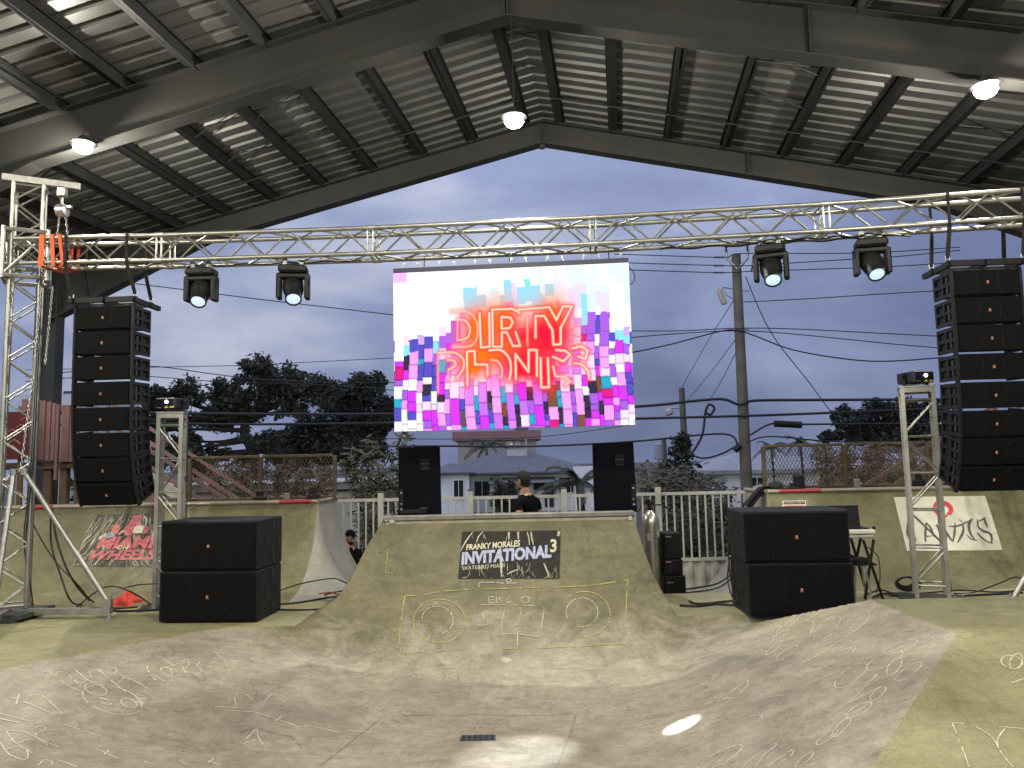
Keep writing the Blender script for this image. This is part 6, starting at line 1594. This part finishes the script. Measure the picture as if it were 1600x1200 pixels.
for k, (px, Y, tips, lab, m, sz) in enumerate((
    (1050, 17., [(1010,735),(1025,725),(1040,745),(1055,740),(1070,730),(1085,745),(1100,750),(1035,765),(1060,765),(1090,770),(1110,775),(1120,765),(1005,750)], 'tangled leafy vines and bushes behind the right part of the picket fence', M_LF3, .17),
    (1105, 19., [(1080,770),(1095,760),(1110,752),(1130,755),(1140,770),(1120,785),(1090,790),(1128,800),(1100,815)], 'dark leafy bush in front of the grey roofed house', M_LF2, .19),
    (1060, 14.6, [(1020,800),(1040,805),(1060,800),(1080,810),(1100,805),(1035,830),(1065,835),(1090,840),(1110,835),(1130,820)], 'dark vine growing low along the right part of the picket fence', M_LF2, .15),
    (575, 14.5, [(560,800),(575,790),(590,805),(585,830),(570,845),(600,790),(590,850),(605,840)], 'thin climbing vine on the picket fence left of the quarter pipe', M_LF3, .11),
    (800, 40., [(772,770),(785,760),(795,755),(805,765),(775,785),(800,780),(780,752),(812,778)], 'round clipped bush in front of the white house', leaf_mat('olive leaves', (.04,.042,.022), (.085,.08,.045)), .3),
    (1345, 17., [(1300,750),(1320,742),(1345,735),(1370,730),(1390,738),(1410,735),(1310,765),(1340,760),(1370,760),(1400,755),(1430,750),(1425,765)], 'rusty brown hedge behind the right mesh fence', M_LFB, .2),
    (1460, 18., [(1440,700),(1455,705),(1435,725),(1460,730),(1480,740),(1450,745),(1490,755),(1420,705),(1400,712),(1380,705)], 'rusty brown bush behind the right low truss tower', M_LFB, .2),
    (1300, 20., [(1280,700),(1300,698),(1320,700),(1345,698),(1365,702),(1290,715),(1330,712),(1355,718)], 'tall rusty brown shrub under the right tree', M_LFB, .2),
    (420, 19., [(330,735),(360,730),(390,728),(420,730),(450,728),(480,732),(505,735),(340,748),(380,745),(430,745),(470,745),(510,748)], 'brown hedge behind the left mesh fence', leaf_mat('dull brown foliage', (.045,.03,.016), (.10,.07,.038)), .2),
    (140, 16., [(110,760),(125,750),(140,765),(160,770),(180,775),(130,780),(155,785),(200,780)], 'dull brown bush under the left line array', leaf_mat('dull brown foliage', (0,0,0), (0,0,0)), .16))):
    rn = random.Random(50+k); b_ = V((P(px, 760, Y).x, Y, -1.8))
    tp = [T(x+rn.uniform(-5,5), y+rn.uniform(-4,4), Y)+V((0,rn.uniform(-.6,.6),0)) for x, y in tips for _ in range(3)]
    shrub(b_, tp, lab, m, 60+k, sz, 9 if Y < 30 else 14, .018)
# palms
def palm(px, py, Y, n, L, label, seed, zb=-1.8, tr=.10):
    rn = random.Random(seed); top = P(px, py, Y); t = empty('palm_tree', (top.x, Y, zb), label=label, cat='palm tree', group='palms behind the fence'); o = -V((top.x, Y, zb))
    mb = MB(); mb.tube(catmull([V((top.x-.1, Y, zb)), V((top.x+.05, Y, (zb+top.z)/2)), top], 5), tr, 8); mb.build('trunk', M_BARK, t, o, smooth=60)
    for k in range(n):
        a = 2*pi*k/n+rn.uniform(-.2,.2); el = rn.uniform(-.1,1.0); d = V((cos(a)*cos(el), sin(a)*cos(el)*.8, sin(el))); l_ = L*rn.uniform(.8,1.15)
        sp = [top+d*l_*t_+V((0,0,-.55*l_*t_*t_)) for t_ in [i/8 for i in range(9)]]
        mb = MB(); mb.tube(sp, .012*L/1.2, 4)
        for i in range(1, 9):
            dd = (sp[i]-sp[i-1]).normalized(); sd_ = dd.cross(V((0,0,1)))
            if sd_.length < .01: sd_ = V((1,0,0))
            sd_.normalize()
            for s in (-1, 1):
                for j in range(3):
                    q_ = sp[i-1].lerp(sp[i], j/3); e = q_+(sd_*s*.30+dd*.28+V((0,0,-.16)))*L*.55*(1-.06*i); w_ = dd*L*.020; mb.add([q_-w_, q_+w_, e], [(0,1,2)])
        mb.build('frond', M_LFP, t, o)
palm(760, 697, 75., 13, 2.6, 'palm tree standing in front of the apartment block', 1)
palm(905, 755, 20., 12, 1.5, 'drooping palm beside the right monitor speaker', 2)
palm(1120, 728, 45., 11, 1.1, 'small palm left of the utility pole', 3)
palm(1250, 690, 32., 12, 1.0, 'small palm under the tree right of the utility pole', 4, tr=.05)
palm(1205, 700, 30., 11, .9, 'small palm beside the end of the right mesh fence', 5, tr=.045)

# ================================================================ POLES AND LINES
M_POLE = mat('weathered pole', (.105,.095,.075), .85, 0., .25, 2.5, .25, 30)
PY_ = 24.
pt_, pb_ = P(1150, 398, PY_), P(1167, 770, PY_)
pole = empty('utility_pole', (pb_.x, PY_, -1.8), label='tall utility pole with insulators and a transformer right of the LED screen', cat='utility pole'); po = -pole.location
base_ = pb_+(pb_-pt_)*((pb_.z+1.8)/(pt_.z-pb_.z)); 
mb = MB(); mb.tube([base_, pt_], .20, 12, r2=.145); mb.build('shaft', M_POLE, pole, po, smooth=50)
mb = MB()
for s in (-1, 1): mb.tube([pt_+V((0,-.1,-.5)), pt_+V((s*.32,-.12,-.15)), pt_+V((s*.34,-.12,.05))], .045, 8)
mb.build('top_bracket', M_STEEL, pole, po)
def insul(c, d=(0,0,1), n=4, r=.055):
    mb = MB(); prof = []
    for k in range(n): prof += [(r*.45, k*.07), (r, k*.07+.02), (r*.45, k*.07+.045)]
    mb.lathe(prof, 10, Matrix.Translation(c) @ stand(V(d)).to_4x4()); return mb.build('insulator', mat('dark porcelain', (.03,.032,.035), .35), pole, po, smooth=40)
insul(pt_+V((-.34,-.12,.05))); insul(pt_+V((.34,-.12,.05)))
for px, py in ((1132,402),(1131,415),(1131,426)): insul(P(px, py, PY_-.2), (-1,0,.03), 5, .045)
for px, py in ((1176,412),(1174,424),(1179,405)): insul(P(px, py, PY_-.2), (.3,0,1), 3, .045)
tp_ = P(1127, 463, PY_-.2); mb = MB(); mb.lathe([(.07,-.28),(.09,-.26),(.09,.15),(.05,.22),(.03,.26)], 12, Matrix.Translation(tp_) @ Matrix.Rotation(radians(-20),4,'Y')); mb.build('cutout_lamp', mat('beige fitting', (.30,.28,.22), .6), pole, po, smooth=40)
mb = MB(); mb.tube([P(1146,452,PY_), P(1130,449,PY_-.1), tp_+V((0,0,.2))], .018, 6); mb.tube(catmull([P(1128,450,PY_-.1),P(1136,462,PY_-.1),P(1146,467,PY_)],4), .012, 5); mb.build('fitting_arm', M_STEEL, pole, po)
for py in (455, 515, 630, 650, 690):
    q_ = P(1157, py, PY_); mb = MB(); mb.tube([q_+V((-.26,-.05,0)), q_+V((.26,-.05,0))], .022, 6); mb.build('cable_bracket', M_STEEL, pole, po)
# second pole with a streetlight, third pole, both wrapped in vines
def pole2(px, pyt, Y, r, label, lamp):
    t_ = P(px, pyt, Y); e_ = empty('utility_pole', (t_.x, Y, -1.8), label=label, cat='utility pole'); o_ = -e_.location
    mb = MB(); mb.tube([V((t_.x+.05, Y, -1.8)), t_], r, 10, r2=r*.7); mb.build('shaft', M_POLE, e_, o_, smooth=50)
    if lamp:
        a_, b_ = P(px, 637, Y), P(px-22, 638, Y); mb = MB(); mb.tube([a_, b_], .04, 6); mb.build('lamp_arm', M_STEEL, e_, o_)
        mb = MB(); c_ = P(px-20, 643, Y); mb.lathe([(.10,-.2),(.22,-.12),(.20,.05),(.08,.16)], 12, Matrix.Translation(c_) @ Matrix.Rotation(radians(-25),4,'Y')); mb.build('street_lamp', mat('grey lamp', (.3,.3,.3), .5), e_, o_, smooth=50)
    else:
        mb = MB(); mb.lathe([(.05,-.6),(.32,-.55),(.32,.45),(.1,.55)], 12, Matrix.Translation(P(px-7, 705, Y))); mb.build('transformer', mat('grey transformer', (.25,.26,.28), .5), e_, o_, smooth=50)
    rn = random.Random(int(px)); cm = MB()
    for k in range(420):
        z = rn.uniform(0, 1)**1.5; c_ = P(px, 775-(775-680)*z*(1 if lamp else .5), Y-.1); cm_w = (.75*(1-z)+.28); leaves(cm, c_+V((rn.gauss(0,.5)*cm_w, rn.gauss(0,.3)*cm_w, 0)), .25, 3, .17, rn)
    tag(cm.build('vine', M_LF2, e_, o_), kind='stuff')
pole2(1065, 606, 38., .20, 'second utility pole with a street lamp and vines, left of the tall one', True)
pole2(1037, 686, 52., .24, 'short far pole with a transformer left of the vine covered pole', False)
NW = [0]
def wire(pts, Y, r, label, Y2=None):
    Y2 = Y2 or Y; n = len(pts); mb = MB(); L = [P(x, y, Y+(Y2-Y)*i/(n-1)) for i, (x, y) in enumerate(pts)]
    mb.tube(catmull(L, 6), r, 5); return tag(mb.build('power_line', M_WIRE), label, 'power line', 'overhead lines')
wire([(960,397),(1050,400),(1132,402),(1160,396),(1300,396),(1400,393),(1500,386)], 23.8, .016, 'topmost overhead line crossing at the utility pole top')
wire([(960,410),(1050,413),(1131,415),(1170,415),(1300,407),(1400,401),(1500,391)], 23.8, .016, 'second overhead line from the utility pole top')
wire([(960,421),(1050,424),(1131,426),(1175,424),(1300,420),(1400,416),(1500,410)], 23.8, .016, 'third overhead line from the utility pole top')
wire([(1162,472),(1260,467),(1400,458),(1480,454)], 23.9, .016, 'single line running right from below the pole fittings')
wire([(960,517),(1060,517),(1150,513),(1240,514),(1400,522),(1500,527)], 23.8, .016, 'upper of the three telephone lines at mid pole')
wire([(960,530),(1050,522),(1150,517),(1240,522),(1400,538),(1500,546)], 23.8, .016, 'middle of the three telephone lines at mid pole')
wire([(960,556),(1040,540),(1120,519),(1150,516),(1180,525),(1240,547),(1330,562),(1400,564),(1500,556)], 23.7, .022, 'sagging lower telephone line at mid pole')
wire([(30,646),(230,645),(400,647),(620,647),(800,645),(1000,635),(1090,626),(1130,624),(1155,632),(1180,626),(1280,625),(1500,624)], 23.6, .045, 'heavy upper black cable crossing the whole background')
wire([(30,664),(230,662),(400,663),(620,661),(800,659),(1000,654),(1160,650),(1300,645),(1500,637)], 23.6, .040, 'heavy lower black cable crossing the whole background')
wire([(560,698),(690,697),(800,698),(900,695),(1000,689),(1130,678),(1153,697)], 23.6, .030, 'black cable crossing just above the white house roof')
wire([(560,685),(720,686),(850,682),(985,664)], 24.5, .012, 'thin line behind the lower edge of the LED screen')
wire([(1172,680),(1206,662),(1255,663),(1400,662),(1500,665)], 23.6, .030, 'cable carrying the black splice box right of the pole')
wire([(1170,690),(1205,682),(1300,690),(1400,690),(1500,690)], 23.6, .022, 'cable sagging just above the right mesh fence')
wire([(1078,710),(1100,716),(1130,708),(1155,693)], 24., .030, 'cable looping from the vine covered pole to the tall pole')
wire([(1080,710),(1097,680),(1102,645),(1108,632),(1116,638),(1110,648),(1103,645)], 30., .05, 'thick cable drooping in a loop beside the second pole')
wire([(1165,432),(1205,520),(1270,605),(1330,688)], 24., .016, 'diagonal guy wire running down right from the utility pole', 26.)
wire([(1146,470),(1105,535),(1065,606)], 24., .013, 'diagonal wire from the tall pole to the second pole top', 38.)
wire([(1148,532),(1112,580),(1074,626)], 24., .013, 'middle diagonal wire left of the utility pole', 38.)
wire([(1150,550),(1130,590),(1108,627)], 24., .013, 'short diagonal wire left of the utility pole', 34.)
wire([(186,440),(290,453),(400,467),(520,481),(640,495)], 24., .016, 'line sloping down towards the LED screen from the left roof edge')
wire([(40,578),(230,574),(370,571),(500,565),(640,558)], 26., .012, 'thin line rising gently above the oak tree')
wire([(40,588),(120,580),(230,572),(330,584),(400,592),(520,597),(640,598)], 25., .016, 'line crossing in front of the oak tree crown')
wire([(40,596),(160,587),(230,588),(320,595),(400,598),(520,602),(640,612)], 25., .014, 'lower line disappearing into the oak tree crown')
mb = MB(); q0, q1 = P(1210, 662, 23.6), P(1252, 664, 23.6); mb.tube([q0, q1], .105, 10); tag(mb.build('splice_box', M_BLKP, smooth=40), 'black cylindrical splice box on the cable right of the pole', 'splice box')
mb = MB(); q0, q1 = P(1148, 704, 23.6), P(1156, 696, 23.6); mb.tube([q0, q1], .10, 10); tag(mb.build('splice_box', M_BLKP, smooth=40), 'small black splice closure against the tall utility pole', 'splice box')
